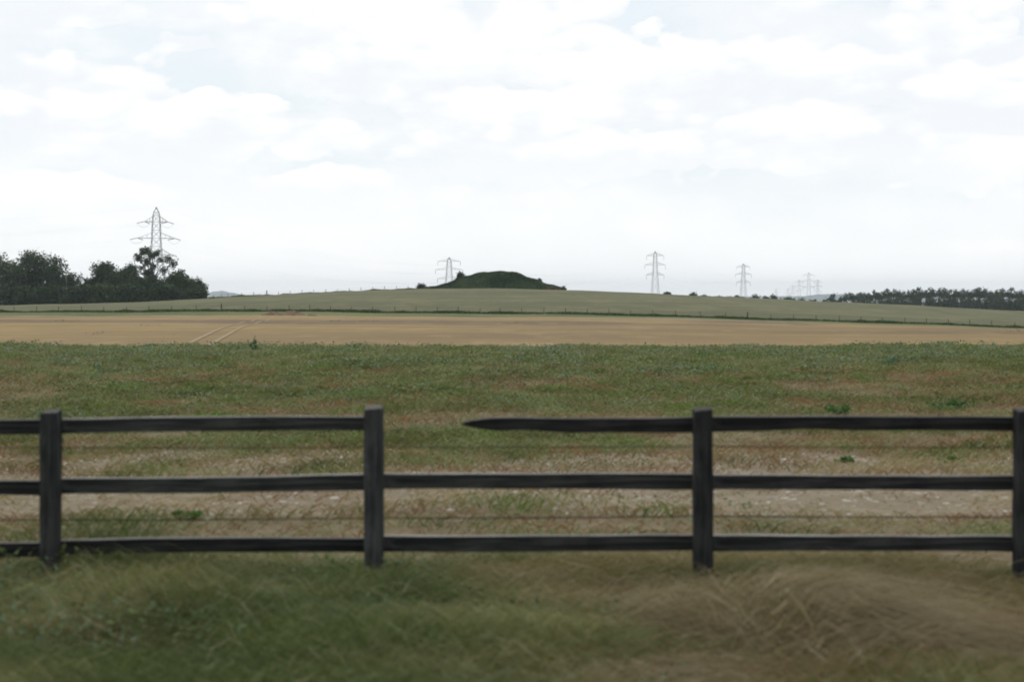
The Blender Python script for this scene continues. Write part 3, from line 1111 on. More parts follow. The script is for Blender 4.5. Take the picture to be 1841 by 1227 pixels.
def near_fence():
    root = empty('rail_fence', ((672 - 920.5) / F * FY, FY, 0))
    tag(root, 'dark weathered post and rail fence across the foreground with one top rail broken off', 'fence')
    for i, (px, top, w) in enumerate(((-492, 742, 31), (90, 738, 30), (673, 731, 33), (1264, 733, 33), (1843, 735, 36), (2422, 738, 31))):
        fence_post(px, top, w, root, i + 1)
    RY = FY + 0.055 + 0.019 + 0.004
    rails = [  # x0, y0, x1, y1, height
        (-492, 771, 87, 768, 26), (93, 767, 671, 761.5, 26), (832, 764, 1262, 763, 26.5), (1266, 762.5, 1838, 763, 26.5), (1844, 763, 2422, 765, 26),
        (-492, 882, 87, 877.5, 26), (93, 874, 670, 867, 28), (675, 865.5, 1262, 866.5, 28), (1266, 867, 1838, 868.5, 26.5), (1844, 868.5, 2422, 871, 26),
        (-492, 991, 87, 988, 26), (93, 984.5, 670, 980, 26), (675, 977, 1262, 976.5, 28.5), (1266, 977, 1838, 978.5, 28), (1844, 979, 2422, 981, 26)]
    for k, (x0, y0, x1, y1, h) in enumerate(rails):
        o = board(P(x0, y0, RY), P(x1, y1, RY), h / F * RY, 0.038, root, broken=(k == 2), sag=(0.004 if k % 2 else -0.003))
        if k == 2:
            o['label'] = 'broken top rail ending in a splintered point'
    for (ys, nm, rr) in (((805, 805, 804.5, 803, 804.5, 805), 'wire', 0.0026), ((937, 935.5, 932.5, 929, 930, 932), 'wire', 0.0036)):
        mb = MB()
        pts = []
        xs = (-492, 90, 673, 1264, 1841, 2422)
        wy = FY + 0.064
        for a in range(5):
            for s in range(8):
                f = s / 8
                pts.append(P(xs[a] * (1 - f) + xs[a + 1] * f, ys[a] * (1 - f) + ys[a + 1] * f + 1.2 * 4 * f * (1 - f), wy) - root.location)
        mb.tube(pts, [rr] * len(pts), 6)
        mb.build(nm, M_WIRE, root)
    # nail heads where the boards meet the posts are on the field side; the staples show on this side as small dots


near_fence()


# ------------------------------------------------------------------ far fences
def small_post(px, Y, h, w, parent, seed):
    x = (px - 920.5) / F * Y
    z = gz(x, Y)
    mb = MB()
    r = random.Random(seed)
    lean = r.uniform(-0.04, 0.04)
    mb.tube([(0, 0, -0.2), (lean * 0.5, 0, h * 0.5), (lean, 0, h - 0.03), (lean, 0, h)], [w, w * 0.97, w * 0.93, w * 0.6], 7)
    o = mb.build('post', M_FPOST, parent)
    o.location = Vector((x, Y, z)) - parent.location
    return Vector((x, Y, z))


def far_fence():
    xs = [-14, 25.5, 65.7, 105.6, 146.5, 186.4, 227.4, 268, 309, 352.8, 398, 440, 480, 520, 557, 594, 632, 670, 710, 748, 786, 824, 863, 898.6, 938, 978,
          1016.5, 1055.6, 1095, 1133.7, 1173.5, 1215, 1259, 1305, 1344, 1386, 1427, 1467, 1509, 1548, 1586.6, 1627, 1665.5, 1705.4, 1743.5, 1782.7, 1824, 1864]
    Y = 250.0
    root = empty('wire_fence', ((920 - 920.5) / F * Y, Y, gz(0, Y)))
    tag(root, 'long wire fence on small dark posts between the brown field and the hill', 'fence')
    pts = []
    for i, px in enumerate(xs):
        big = px in (398, 1344)
        pts.append(small_post(px, Y, 1.25 if big else random.uniform(0.92, 1.12), 0.12 if big else 0.055, root, i))
    for h in (0.35, 0.65, 0.92):
        mb = MB()
        mb.tube([p + Vector((0, -0.08, h)) - root.location for p in pts], [0.006] * len(pts), 4)
        mb.build('wire', M_WIRE, root)


def crest_fence():
    Y = 453.0
    root = empty('post_fence', ((560 - 920.5) / F * Y, Y, gz((560 - 920.5) / F * Y, Y)))
    tag(root, 'thin post fence along the skyline left of the mound', 'fence')
    pts = []
    xs = [384, 398, 410, 434, 456] + [479.5 + 21.2 * k for k in range(0, 13)]
    for i, px in enumerate(xs):
        big = abs(px - 479.5) < 1
        pts.append(small_post(px, Y, 1.5 if big else random.uniform(0.9, 1.15), 0.16 if big else 0.075, root, 100 + i))
    for h in (0.5, 0.85):
        mb = MB()
        mb.tube([p + Vector((0, -0.07, h)) - root.location for p in pts], [0.006] * len(pts), 4)
        mb.build('wire', M_WIRE, root)


far_fence()
crest_fence()


# ------------------------------------------------------------------ heap at the field edge
def heap():
    Y = 231.0
    x = (511 - 920.5) / F * Y
    root = empty('dung_heap', (x, Y, gz(x, Y)))
    tag(root, 'low brown heap of rotted straw at the far edge of the brown field', 'heap')
    for (dx, w, h, nm) in ((-1.9, 1.9, 0.62, 'pile'), (1.3, 2.1, 0.72, 'pile'), (4.2, 0.8, 0.28, 'pile')):
        nx, ny = 36, 22
        vs, fs = [], []
        for j in range(ny + 1):
            for i in range(nx + 1):
                u, v = i / nx * 2 - 1, j / ny * 2 - 1
                r2 = math.hypot(u, v)
                z = h * max(0, 1 - r2 ** 1.7) * (1 + 0.25 * math.sin(u * 9 + dx) * math.sin(v * 7) + 0.12 * math.sin(u * 23 + v * 17)) - 0.06
                vs.append((dx + u * w, v * 1.6, z))
        for j in range(ny):
            for i in range(nx):
                a = j * (nx + 1) + i
                fs.append((a, a + 1, a + nx + 2, a + nx + 1))
        link(nm, np_mesh(nm, vs, fs, M_DUNG, smooth=True), root)


heap()


# yellow flower patches on the brown field
def flowers():
    spots = [(1137, 609, 10, (0.42, 0.33, 0.05)), (301, 610, 7, (0.42, 0.33, 0.06)), (930, 583, 12, (0.20, 0.24, 0.07)), (118, 579, 8, (0.16, 0.19, 0.06)),
             (185, 603, 5, (0.08, 0.11, 0.04)), (660, 579, 30, (0.22, 0.21, 0.12)), (600, 579, 24, (0.24, 0.22, 0.12)), (265, 588, 8, (0.25, 0.22, 0.12)), (1830, 598, 8, (0.07, 0.10, 0.04))]
    parts = []
    for (px, py, w, c) in spots:
        Y = 100.0
        for _ in range(60):
            x = (px - 920.5) / F * Y
            Y = 0.5 * Y + 0.5 * min(max((EYE - gz(x, Y)) * F / (py - 530.0), 47), 232)
        n = 16 if w < 20 else 40
        x = (px - 920.5) / F * Y + rng.normal(0, w * 0.35 / F * Y, n)
        y = Y + rng.normal(0, 0.02 * Y, n)
        cen = np.stack([x, y, ground_z(x, y) + 0.05 + 0.10 * rng.random(n)], 1)
        parts.append(leaves(cen, np.full(n, 0.0005 * Y), np.tile(np.array(c), (n, 1)) * (0.8 + 0.4 * rng.random((n, 1))), 0.3))
    v, q, c = merge(parts)
    o = link('field_flowers', np_mesh('field_flowers', v, q, M_WEED, c))
    tag(o, 'scattered yellow and green seedlings on the bare brown field', 'seedlings', kind='stuff')


flowers()


# ------------------------------------------------------------------ trees
def crown_mesh(name, lobes, n, size, tones, fill=0.55, pulled=0.55):
    """leaf clumps through the volume of several lobes: (x, y, z, rx, ry, rz)"""
    L = np.array(lobes, float)
    vol = (L[:, 3] * L[:, 4] * L[:, 5]) ** 0.75
    k = rng.choice(len(L), n, p=vol / vol.sum())
    d = rng.normal(size=(n, 3))
    d /= np.linalg.norm(d, axis=1, keepdims=True)
    r = (fill + (1 - fill) * rng.random(n)) ** 1.0
    r = r * (1 + 0.22 * (fb(d[:, 0] * 3 + k * 5, d[:, 2] * 3 + d[:, 1] * 2, 201, 0.9) - 0.45) * 2)
    c = L[k, :3] + d * r[:, None] * L[k, 3:6]
    # clumping: pull leaves towards twig ends
    tw = max(12, n // 28)
    j = rng.integers(0, tw, n)
    cen = c[rng.choice(n, tw)]
    pull = rng.random(n) < pulled
    c2 = cen[j] + np.clip(rng.normal(0, 1, (n, 3)), -1.5, 1.5) * size * 1.7
    c = np.where(pull[:, None], c2, c)
    col = pal(rng.random(n) * 0.6 + 0.4 * fb(c[:, 0], c[:, 2], 211, 2.5), tones) * (0.8 + 0.4 * rng.random((n, 1)))
    v, q, cc = leaves(c, size * (0.6 + 0.8 * rng.random(n)), col, 0.1)
    return np_mesh(name, v, q, M_TREE, cc)


TT = [(0.022, 0.040, 0.018), (0.038, 0.062, 0.026), (0.062, 0.095, 0.040)]
TM = [(0.034, 0.054, 0.022), (0.052, 0.080, 0.03), (0.080, 0.115, 0.045)]


def tree(name, px, Y, py_top, wpx, label, cat='tree', group=None, tones=TT, n=3600, airy=False, squat=False, size=0.42, base_py=None, bare=False):
    x = (px - 920.5) / F * Y
    zt = EYE + (530 - py_top) / F * Y
    zb = gz(x, Y) if base_py is None else EYE + (530 - base_py) / F * Y
    H = zt - zb
    Wd = wpx / F * Y / 2
    root = empty(name, (x, Y, zb))
    tag(root, label, cat, group)
    r = random.Random(int(px * 13 + Y))
    mb = MB()
    th = H * (0.25 if squat else 0.42)
    bend = r.uniform(-0.05, 0.05) * H
    mb.tube([(0, 0, -0.4), (bend * 0.3, 0, th * 0.5), (bend, 0, th), (bend * 1.2, 0, H * 0.8)],
            [H * 0.030, H * 0.024, H * 0.018, H * 0.005], 7)
    lobes = []
    nl = 6 if squat else (13 if airy else 15)
    for k in range(nl):
        f = (k + 0.5) / nl
        if squat:
            zc = H * (0.36 + 0.3 * r.random())
            xc = (f * 2 - 1) * Wd * 0.65
            rz = (H - zc) * (1 - 0.3 * abs(f * 2 - 1) * (k % 2))
            rx = Wd * 0.45
        else:
            zc = H * (0.16 + 0.72 * f) if not airy else H * (0.45 + 0.5 * f)
            a = r.uniform(0, 6.28) if k else 0
            env = math.sqrt(max(0.08, 1 - ((zc / H - 0.5) / 0.55) ** 2))
            if airy: env = 1.0
            rr = Wd * env * (0.66 if not airy else 0.6) * r.uniform(0.5, 1.0)
            xc = math.cos(a + k * 2.4) * rr
            if airy: xc = ((k * 5 % nl) / (nl - 1) * 2 - 1) * Wd * 0.78
            rx = Wd * (0.47 if not airy else 0.20) * r.uniform(0.8, 1.2)
            rz = rx * 0.8
            zc = min(zc, H - rz * 0.95)
            if airy: zc = min(zc, H * (0.93 - 0.28 * max(xc / Wd, 0)))
        yc = math.sin(k * 2.4 + 1) * Wd * 0.45
        lobes.append((xc + bend, yc, zc, rx, rx, rz))
        mb.tube([(bend * 0.8, 0, th * (0.7 + 0.3 * r.random())), ((xc + bend) * 0.55, yc * 0.5, (th + zc) * 0.5 + 0.05 * H), (xc + bend, yc, zc + rz * 0.3)],
                [H * 0.010, H * 0.006, H * 0.002], 5)
        if airy:
            for q in range(3):
                e = (xc + bend + r.uniform(-1, 1) * rx * 1.4, yc + r.uniform(-1, 1) * rx, zc + rz * r.uniform(0.3, 1.5))
                mb.tube([(xc + bend, yc, zc), e], [H * 0.004, H * 0.0012], 4)
    if not airy:
        for xx in (-0.7, -0.25, 0.25, 0.7):
            lobes.append((xx * Wd, -0.3 * Wd, H * 0.17, Wd * 0.4, Wd * 0.4, H * 0.2))
    mb.build('trunk', M_BARK, root)
    if not bare:
        link('crown', crown_mesh('crown', lobes, n, size, tones, 0.25 if not airy else 0.2, 0.28 if not airy else 0.55), root)
    return root


LG = 'trees of the wood at the left of the hill field'
TL = [
    ('broad_tree', 8, 470, 453, 118, 'broad green tree cut by the left edge of the photo', dict(n=9500, tones=TM, size=0.36)),
    ('broad_tree', 66, 476, 449, 108, 'tallest dark dome of leaves in the left wood, second from the left edge', dict(n=11000, size=0.36)),
    ('broad_tree', -52, 480, 458, 90, 'dark tree just outside the left edge', dict(n=5500, size=0.36)),
    ('small_tree', 124, 474, 490, 70, 'lower dark tree in the dip behind the dead stem', dict(n=5500, size=0.36)),
    ('broad_tree', 198, 476, 469, 76, 'rounded dark tree left of the tree that hides the pylon', dict(n=7500, size=0.36)),
    ('broad_tree', 234, 482, 474, 60, 'dark tree filling the middle of the clump in front of the pylon', dict(n=6500, size=0.36)),
    ('airy_tree', 270, 472, 442, 92, 'tallest thin-leaved tree with open branches in front of the nearest pylon', dict(n=2300, airy=True, size=0.34)),
    ('small_tree', 262, 468, 496, 66, 'dense low tree under the open-branched tree', dict(n=5500, size=0.36)),
    ('small_tree', 216, 473, 483, 84, 'broad low crown between the rounded dark tree and the open-branched one', dict(n=6500, size=0.36)),
    ('small_tree', 170, 472, 496, 50, 'small crown leaning against the left side of the rounded dark tree', dict(n=4000, size=0.36)),
    ('small_tree', 100, 471, 478, 52, 'dark shoulder of leaves between the tallest dome and the dead stem', dict(n=4500, size=0.36)),
    ('small_tree', 318, 470, 484, 58, 'small tree with a ragged top right of the nearest pylon', dict(n=5000, tones=TM, size=0.36)),
    ('small_tree', 348, 468, 502, 46, 'rounded small tree at the right-hand end of the left wood', dict(n=4500, tones=TM, size=0.36)),
    ('bush', 30, 462, 514, 90, 'wide dark bush under the two big trees at the left edge', dict(n=4200, squat=True, size=0.5)),
    ('bush', 92, 464, 512, 84, 'dark bush at the foot of the second big tree', dict(n=4200, squat=True, size=0.5)),
    ('bush', 148, 460, 514, 72, 'low dark bush in the gap of the left wood', dict(n=4200, squat=True, size=0.5)),
    ('bush', 186, 458, 511, 56, 'lighter green bush at the field edge below the rounded dark tree', dict(n=4200, squat=True, tones=TM, size=0.5)),
    ('bush', 236, 460, 512, 60, 'dark undergrowth bush in the middle of the left wood', dict(n=4200, squat=True, size=0.5)),
    ('bush', 300, 460, 512, 70, 'dark bush at the field edge right below the nearest pylon', dict(n=4200, squat=True, size=0.5)),
    ('bush', 352, 459, 519, 40, 'lowest bush at the right-hand tip of the left wood', dict(n=4200, squat=True, size=0.5)),
    ('bush', 285, 466, 503, 44, 'bush showing through under the open branches before the pylon', dict(n=1500, squat=True)),
]
for (nm, px, Y, top, w, lab, kw) in TL:
    if px < -20: continue
    tree(nm, px, Y, top, w, lab, 'bush' if nm == 'bush' else 'tree', LG, **kw)


def dead_stem():
    Y = 466.0
    px = 119
    x = (px - 920.5) / F * Y
    z0 = gz(x, Y)
    H = EYE + (530 - 474) / F * Y - z0
    root = empty('dead_tree', (x, Y, z0))
    tag(root, 'bare dead tree stem sticking up from the dip of the left wood', 'dead tree', LG)
    mb = MB()
    mb.tube([(0, 0, -0.3), (0.1, 0, H * 0.5), (-0.05, 0, H * 0.85)], [0.2, 0.13, 0.06], 6)
    mb.build('trunk', M_DEAD, root)
    for (a, b) in (((0.02, 0, H * 0.72), (0.9, 0.2, H * 0.97)), ((0, 0, H * 0.78), (-0.8, 0.1, H)), ((0.0, 0, H * 0.84), (0.25, 0, H * 1.0)), ((0, 0, H * 0.66), (-0.6, -0.3, H * 0.84))):
        m = MB()
        m.tube([a, ((a[0] + b[0]) / 2 + 0.1, 0, (a[2] + b[2]) / 2), b], [0.05, 0.04, 0.02], 5)
        m.build('branch', M_DEAD, root)


M_DEAD = m_two('dead_wood', (0.16, 0.15, 0.13), (0.24, 0.22, 0.2), 1.0)
dead_stem()
tree('tree', 157, 1500, 495, 14, 'pale blue far-off tree seen through the dip of the left wood', 'tree', None, n=700, size=1.1)
tree('tree', 148, 1450, 508, 16, 'pale hazy far-off tree low in the dip of the left wood', 'tree', None, n=700, size=1.1)

# bushes on and beside the mound
tree('bush', 757, 466, 510, 17, 'small dark bush at the left-hand foot of the mound', 'bush', None, n=900, squat=True, size=0.22)
tree('bush', 828, 469, 489.5, 15, 'little round bush on the left shoulder of the mound', 'bush', None, n=1500, size=0.2, base_py=504, squat=True)
tree('bush', 970, 470, 500, 8, 'tiny bush on the right-hand slope of the mound', 'bush', None, n=300, squat=True, size=0.18, base_py=508)
tree('bush', 1013, 468, 515, 7, 'stubby bush at the right-hand foot of the mound', 'bush', None, n=260, squat=True, size=0.2)

# the far wood at the right: trees in a row with the sky between their stems, scrub in front
RG = 'trees of the far wood at the right'
protoT = []
for s in range(5):
    r = random.Random(400 + s)
    H, Wd = 15.0, 4.4
    lobes = []
    mb = MB()
    mb.tube([(0, 0, -0.5), (0.1, 0, 5), (r.uniform(-.5, .5), 0, 9), (r.uniform(-.6, .6), 0, 12.5)], [0.32, 0.26, 0.18, 0.05], 6)
    for k in range(7):
        a = k * 2.4 + r.random()
        rr = Wd * 0.55 * (0.25 + 0.75 * ((k * 3) % 7) / 6)
        zc = 10.6 + 2.6 * (1 - (rr / (Wd * 0.55)) ** 2) * (k % 3) / 2 + r.uniform(-0.3, 0.3)
        c = (math.cos(a) * rr, math.sin(a) * rr, zc)
        rad = r.uniform(1.3, 1.9)
        lobes.append(c + (rad, rad, rad * 0.72))
        mb.tube([(0, 0, 5.5 + k * 0.5), (c[0] * .6, c[1] * .6, zc - 1), c], [0.14, 0.09, 0.03], 4)
    root = empty('tree', (0, 0, 0))
    trunk = mb.build('trunk', M_BARK, root)
    crown = link('crown', crown_mesh('crown', lobes, 900, 0.36, TT, 0.3), root)
    protoT.append([root, trunk, crown, False])
protoB = []
for s in range(4):
    r = random.Random(500 + s)
    lobes = [(r.uniform(-3, 3), r.uniform(-1.5, 1.5), r.uniform(2.2, 4.2), r.uniform(2, 3), 2.2, r.uniform(1.8, 2.8)) for k in range(6)]
    mb = MB()
    for k in range(4):
        mb.tube([(0, 0, -0.3), (r.uniform(-1.5, 1.5), 0, 2), (r.uniform(-3, 3), r.uniform(-1, 1), 4.5)], [0.18, 0.12, 0.04], 5)
    root = empty('scrub_bush', (0, 0, 0))
    trunk = mb.build('trunk', M_BARK, root)
    crown = link('crown', crown_mesh('crown', lobes, 700, 0.5, [TM[0], TT[1], TM[1]], 0.2), root)
    protoB.append([root, trunk, crown, False])


def place(proto, loc, rz, scale, label, cat, group):
    root, trunk, crown, used = proto
    if not used:
        proto[3] = True
        c = root
    else:
        c = root.copy()
        COL.objects.link(c)
        for ch in (trunk, crown):
            d = ch.copy()
            COL.objects.link(d)
            d.parent = c
    c.location = loc
    c.rotation_euler = (0, 0, rz)
    c.scale = scale
    tag(c, label, cat, group)
    return c


def z_at(py, Y):
    return EYE + (530 - py) / F * Y


ORD = ['first', 'second', 'third', 'fourth', 'fifth', 'sixth', 'seventh', 'eighth', 'ninth', 'tenth', 'eleventh', 'twelfth', 'thirteenth', 'fourteenth',
       'fifteenth', 'sixteenth', 'seventeenth', 'eighteenth', 'nineteenth', 'twentieth', 'twenty-first', 'twenty-second', 'twenty-third', 'twenty-fourth',
       'twenty-fifth', 'twenty-sixth', 'twenty-seventh', 'twenty-eighth', 'twenty-ninth', 'thirtieth', 'thirty-first', 'thirty-second', 'thirty-third', 'thirty-fourth']
top_pts = np.array([(1520, 526), (1540, 522), (1560, 521.5), (1580, 520), (1610, 517), (1640, 518), (1660, 515.5), (1675, 514), (1690, 513), (1712, 517),
                    (1740, 517), (1762, 514), (1790, 519), (1812, 515), (1835, 517), (1900, 515)], float)
rr = random.Random(77)
px = 1522.0
i = 0
while px < 1850:
    Y = 900 + rr.uniform(-12, 25)
    x = (px - 920.5) / F * Y
    zt = z_at(np.interp(px, top_pts[:, 0], top_pts[:, 1]) + rr.uniform(-1.5, 3.0), Y)
    zb = gz(x, Y)
    s = (zt - zb) / 14.6
    place(protoT[i % 5], (x, Y, zb), rr.uniform(0, 6.28), (s * rr.uniform(0.75, 1.05), s * 0.8, s),
          'tall bare-stemmed tree in the far right wood, ' + ORD[i] + ' from its left end', 'tree', RG)
    px += rr.uniform(9.0, 13.5)
    i += 1
scr = []
px = 1538.0
while px < 1850:
    scr.append(px)
    px += rr.uniform(13, 18)
for i, px in enumerate(scr):
    Y = 880 + rr.uniform(-8, 6)
    x = (px - 920.5) / F * Y
    top = np.interp(px, [1490, 1540, 1600, 1700, 1841], [543, 535, 533, 532, 532]) + rr.uniform(-1.5, 1.5)
    zt, zb = z_at(top, Y), gz(x, Y)
    s = (zt - zb) / 6.2
    place(protoB[i % 4], (x, Y, zb), rr.uniform(0, 6.28), (max(s * 0.62, 1.0), 1.0, s),
          'dark scrub bush at the foot of the far right wood, ' + ORD[i] + ' from its left end', 'bush', 'scrub along the foot of the far right wood')
# rounded trees at the left-hand end of the far wood and the loose ones on the skyline
SING = [(1496, 525, 24, 'round tree at the left-hand tip of the far right wood', 880), (1512, 532, 18, 'low tree beside the tip of the far right wood', 890),
        (1483, 536, 10, 'smallest round tree just left of the far right wood', 905), (1788, 523, 22, 'darkest bushy tree standing forward in the far right wood', 862)]
for (px, top, w, lab, Y) in SING:
    tree('round_tree', px, Y, top, w, lab, 'tree', RG, n=1100, size=0.5)
SKY_T = [(1200, 528.6, 7, 540, 'tiny bush low on the skyline, first right of the mound'), (1246, 529, 11, 560, 'small bush on the skyline between the two big right-hand pylons'),
         (1266, 532.5, 12, 580, 'low bush on the skyline just right of a small one'), (1290, 533.5, 16, 620, 'flat low bush on the skyline left of the second right-hand pylon'),
         (1322, 528.5, 11, 1200, 'hazy tree left of the foot of the second right-hand pylon'), (1334, 531.5, 12, 1200, 'hazy low bush at the foot of the second right-hand pylon'),
         (1310, 532.5, 14, 1150, 'hazy flat bush just left of the second right-hand pylon'),
         (1354, 528, 15, 1250, 'hazy rounded tree right of the second right-hand pylon'), (1376, 530.5, 13, 900, 'loose-crowned tree left of the darker one on the right skyline'),
         (1394, 529.3, 16, 880, 'darker round tree on the skyline below the distant pylons'), (1415, 534, 16, 900, 'small tree with gaps under its crown on the right skyline'),
         (1427, 535.2, 8, 910, 'narrow bush beside the tree with gaps under its crown'), (1441, 535, 12, 1300, 'bluish tree in the gap below the tall distant pylon'),
         (1456, 538.5, 9, 1300, 'low bluish bush right of the foot of the distant pylons'), (1466, 538, 9, 950, 'small dark bush at the foot of the narrow distant pylon')]
for (px, top, w, Y, lab) in SKY_T:
    tree('bush' if 'bush' in lab else 'tree', px, Y, top - (0.8 if Y > 700 else 0), w * (1.5 if Y > 700 else 1.1), lab, 'tree' if 'tree' in lab else 'bush', 'trees and bushes on the right skyline', n=2600, size=0.0004 * Y + 0.1)


# ------------------------------------------------------------------ pylons
def lattice(mb, levels, rl=0.17, rb=0.075):
    """four legs with crossed bracing; levels = [(z, half width)]"""
    C = ((-1, -1), (1, -1), (1, 1), (-1, 1))
    for (z0, w0), (z1, w1) in zip(levels[:-1], levels[1:]):
        for (sx, sy) in C:
            mb.bar((sx * w0, sy * w0, z0), (sx * w1, sy * w1, z1), rl)
        for k in range(4):
            a, b = C[k], C[(k + 1) % 4]
            mb.bar((a[0] * w0, a[1] * w0, z0), (b[0] * w1, b[1] * w1, z1), rb)
            mb.bar((b[0] * w0, b[1] * w0, z0), (a[0] * w1, a[1] * w1, z1), rb)
            mb.bar((a[0] * w1, a[1] * w1, z1), (b[0] * w1, b[1] * w1, z1), rb)


def arm_part(parent, s, z, w, span, rise, mat, name='cross_arm', t=1.0):
    mb = MB()
    tip = (s * span, 0, z)
    for sy in (-1, 1):
        mb.bar((s * w, sy * w, z), tip, 0.10 * t)
        mb.bar((s * w * 0.95, sy * w * 0.95, z + rise), tip, 0.06 * t)
        for f in (0.33, 0.66):
            x = s * (w + (span - w) * f)
            mb.bar((x, sy * w * (1 - f), z), (x, sy * w * (1 - f), z + rise * (1 - f)), 0.04)
    for f in (0.0, 0.33, 0.66):
        x = s * (w + (span - w) * f)
        mb.bar((x, -w * (1 - f), z), (x, w * (1 - f), z), 0.06)
    mb.build(name, mat, parent)
    return Vector(tip)


def insul(parent, a, b, n=10, r=0.16):
    mb = MB()
    a, b = Vector(a), Vector(b)
    mb.bar(a, b, 0.04)
    pts, rad = [], []
    for k in range(n * 2 + 1):
        f = k / (n * 2)
        pts.append(a.lerp(b, 0.06 + 0.88 * f))
        rad.append(r if k % 2 else r * 0.45)
    mb.tube(pts, rad, 7)
    return mb.build('insulator', M_GLASS, parent)


# nearest pylon: an angle tower with strain insulators
Y1 = 720.0
x1 = (281 - 920.5) / F * Y1
z1 = gz(x1, Y1)
top1 = z_at(373, Y1) - z1
sc1 = Y1 / F
RZ1 = R(20)
pyl1 = empty('pylon', (x1, Y1, z1), RZ1)
tag(pyl1, 'nearest lattice pylon rising behind the left wood, with slanting insulators', 'pylon', 'pylons on the skyline')
za, zb_, zc = top1 - 26 * sc1, top1 - 55.5 * sc1, top1 - 85 * sc1
mb = MB()
lattice(mb, [(-0.5, 5.6), (7, 4.8), (14, 4.1), (20, 3.5), (zc, 2.55), ((zc + zb_) / 2, 2.25), (zb_, 2.0), ((zb_ + za) / 2, 1.9), (za, 1.75), (za + 3, 1.5)], 0.115, 0.05)
mb.build('tower_body', M_STEEL, pyl1)
mb = MB()
lattice(mb, [(za + 3.0, 1.5), (top1 - 2.2, 1.15), (top1 - 0.3, 0.12)], 0.08, 0.045)
mb.bar((-0.35, 0, top1 - 0.2), (0.35, 0, top1 - 0.2), 0.3)
mb.build('peak', M_STEEL, pyl1)
dir_l = Vector((-350, -60, 0)).normalized()
x2 = (807.5 - 920.5) / F * 900
dir_r = (Vector((x2, 900, 0)) - Vector((x1, Y1, 0))).normalized()
rot = Matrix.Rotation(RZ1, 3, 'Z')
ends = {'l': [], 'r': []}
for (z, sp, w) in ((za, 5.6, 1.75), (zb_, 8.8, 2.0), (zc, 7.2, 2.55)):
    for s in (-1, 1):
        tip = arm_part(pyl1, s, z, w, sp, 2.6, M_STEEL)
        for key, d in (('l', dir_l), ('r', dir_r)):
            dl = rot.transposed() @ d
            e = tip + dl * 3.4 + Vector((0, 0, -0.75))
            insul(pyl1, tip, e, 9, 0.20)
            ends[key].append(rot @ e + Vector((x1, Y1, z1)))
# jumper loops under the arms
for key in ('l', 'r'):
    ends[key].append(Vector((x1, Y1, z1 + top1)))
for a, b in zip(ends['l'][:6], ends['r'][:6]):
    m = MB()
    inv = rot.transposed()
    a2, b2 = inv @ (a - Vector((x1, Y1, z1))), inv @ (b - Vector((x1, Y1, z1)))
    pts = [a2.lerp(b2, k / 8) + Vector((0, 0, -1.9 * (1 - (k / 4 - 1) ** 2))) for k in range(9)]
    m.tube(pts, [0.05] * 9, 5)
    m.build('jumper_cable', M_CABLE, pyl1)


def suspension_pylon(mat, t=1.0):
    """52 m suspension tower, three arms, hanging insulators"""
    root = empty('pylon', (0, 0, 0))
    za, zb, zc, zt = 49.4, 41.4, 33.6, 52.0
    parts = []
    mb = MB()
    lattice(mb, [(-0.5, 4.3), (8, 3.7), (15, 3.1), (21, 2.6), (27, 2.2), (zc, 1.8), (37.5, 1.6), (zb, 1.4), (45.4, 1.25), (za, 1.15)], 0.105 * t, 0.042 * t)
    parts.append(mb.build('tower_body', mat, root))
    mb = MB()
    lattice(mb, [(za, 1.15), (zt - 0.6, 0.35), (zt, 0.1)], 0.10 * t, 0.06 * t)
    mb.bar((-0.4, 0, zt - 0.4), (0.4, 0, zt - 0.4), 0.4)
    parts.append(mb.build('peak', mat, root))
    tips = []
    for (z, sp, w) in ((za - 0.8, 6.8, 1.15), (zb, 8.2, 1.4), (zc, 7.0, 1.8)):
        for s in (-1, 1):
            tip = arm_part(root, s, z, w, sp, 1.9, mat, t=1.35 * t)
            parts.append(insul(root, tip, tip + Vector((0, 0, -3.6)), 9, 0.14))
            tips.append(tip + Vector((0, 0, -3.7)))
    tips.append(Vector((0, 0, zt)))
    return root, tips


def copy_tree(o):
    c = o.copy()
    COL.objects.link(c)
    for ch in [k for k in bpy.data.objects if k.parent == o]:
        d = ch.copy()
        COL.objects.link(d)
        d.parent = c
    return c


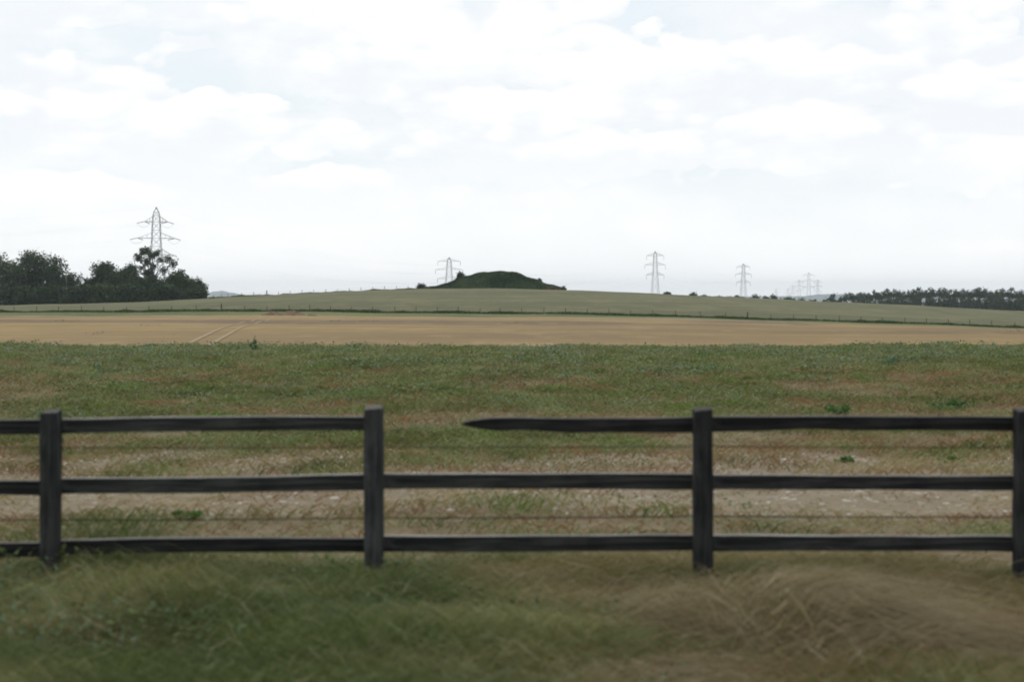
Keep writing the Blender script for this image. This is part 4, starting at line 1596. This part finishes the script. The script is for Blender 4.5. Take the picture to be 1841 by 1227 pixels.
proto, tips = suspension_pylon(M_STEEL2)
slim, _ = suspension_pylon(M_STEEL2, 0.62)
PY = [(807.5, 900, 463, 12, 'pylon whose top two arms show just left of the mound'),
      (1178, 1270, 452, 8, 'tall three-armed pylon nearest on the right of the mound'),
      (1336.5, 1540, 474, 10, 'second three-armed pylon right of the mound'),
      (1454, 1960, 490, 0, 'tallest of the faint cluster of far pylons'),
      (1437, 2350, 503.5, 0, 'faint far pylon just left of the tallest of the cluster'),
      (1425, 2900, 513, 0, 'very faint pylon, second left of the tallest of the cluster'),
      (1416.5, 3300, 518.5, 0, 'tiny faint pylon, third left of the tallest of the cluster'),
      (1395.5, 3500, 519.5, 20, 'farthest faint pylon above the darker round tree'),
      (1470, 2150, 503, 25, 'narrow pylon right of the tallest of the cluster, beside the wood')]
ends_w = []
for i, (px, Y, top, rz, lab) in enumerate(PY):
    c = proto if i == 0 else (slim if i == 3 else copy_tree(proto if i < 3 else slim))
    x = (px - 920.5) / F * Y
    zb = gz(x, Y)
    s = (z_at(top, Y) - zb) / 52.0
    s = max(min(s, 1.1), 0.68)
    zb = z_at(top, Y) - 52 * s
    c.location = (x, Y, min(zb, gz(x, Y)))
    k = s if zb <= gz(x, Y) else (z_at(top, Y) - gz(x, Y)) / 52
    c.scale = (s, s, k) if i else (1.0, 1.0, (z_at(top, Y) - c.location.z) / 52)
    c.rotation_euler = (0, 0, R(rz))
    tag(c, lab, 'pylon', 'pylons on the skyline')
    M = Matrix.Translation(c.location) @ Matrix.Rotation(R(rz), 4, 'Z') @ Matrix.Diagonal(Vector(tuple(c.scale) + (1,)))
    ends_w.append([M @ t for t in tips])


def span_cables(A, B, sag, label, r=0.013):
    base = (A[0] + B[0]) / 2
    root = empty('overhead_line', (base.x, base.y, gz(base.x, base.y)))
    tag(root, label, 'cables', 'cables hung between the pylons')
    for a, b in zip(A, B):
        m = MB()
        pts = [a.lerp(b, k / 24) + Vector((0, 0, -sag * (1 - (k / 12 - 1) ** 2))) - root.location for k in range(25)]
        m.tube(pts, [r] * 25, 5)
        m.build('cable', M_CABLE, root)


left_end = [e + Vector((-350, -60, -10)) for e in ends['l']]
span_cables(ends['l'], left_end, 7.0, 'faint cables running off to the left of the nearest pylon', 0.013)
span_cables(ends['r'], ends_w[0], 4.5, 'faint cables sloping down from the nearest pylon towards the mound', 0.013)
span_cables(ends_w[0], ends_w[1], 9.0, 'cables from the pylon beside the mound to the tall one on its right')
span_cables(ends_w[1], ends_w[2], 8.0, 'cables between the two tall pylons right of the mound')
span_cables(ends_w[2], ends_w[3], 9.0, 'cables from the second right-hand pylon to the far cluster')

# ------------------------------------------------------------------ the air between here and the horizon
def haze_box():
    x, y0, y1, zb, zt = 9200.0, -430.0, 7600.0, -36.0, 62.0
    v = [(-x, y0, zb), (x, y0, zb), (x, y1, zb), (-x, y1, zb), (-x, y0, zt), (x, y0, zt), (x, y1, zt), (-x, y1, zt)]
    f = [(3, 2, 1, 0), (4, 5, 6, 7), (0, 1, 5, 4), (1, 2, 6, 5), (2, 3, 7, 6), (3, 0, 4, 7)]
    m = bpy.data.materials.new('haze_air')
    m.use_nodes = True
    t = NT(m.node_tree)
    out = t.n('ShaderNodeOutputMaterial')
    pv = t.n('ShaderNodeVolumePrincipled')
    pv.inputs['Color'].default_value = (0.84, 0.92, 1.0, 1)
    pv.inputs['Density'].default_value = 0.000095
    pv.inputs['Anisotropy'].default_value = 0.45
    t.l(pv.outputs[0], out.inputs['Volume'])
    me = bpy.data.meshes.new('haze')
    me.from_pydata(v, [], f)
    me.update()
    me.materials.append(m)
    o = link('haze', me)
    tag(o, kind='stuff')


haze_box()
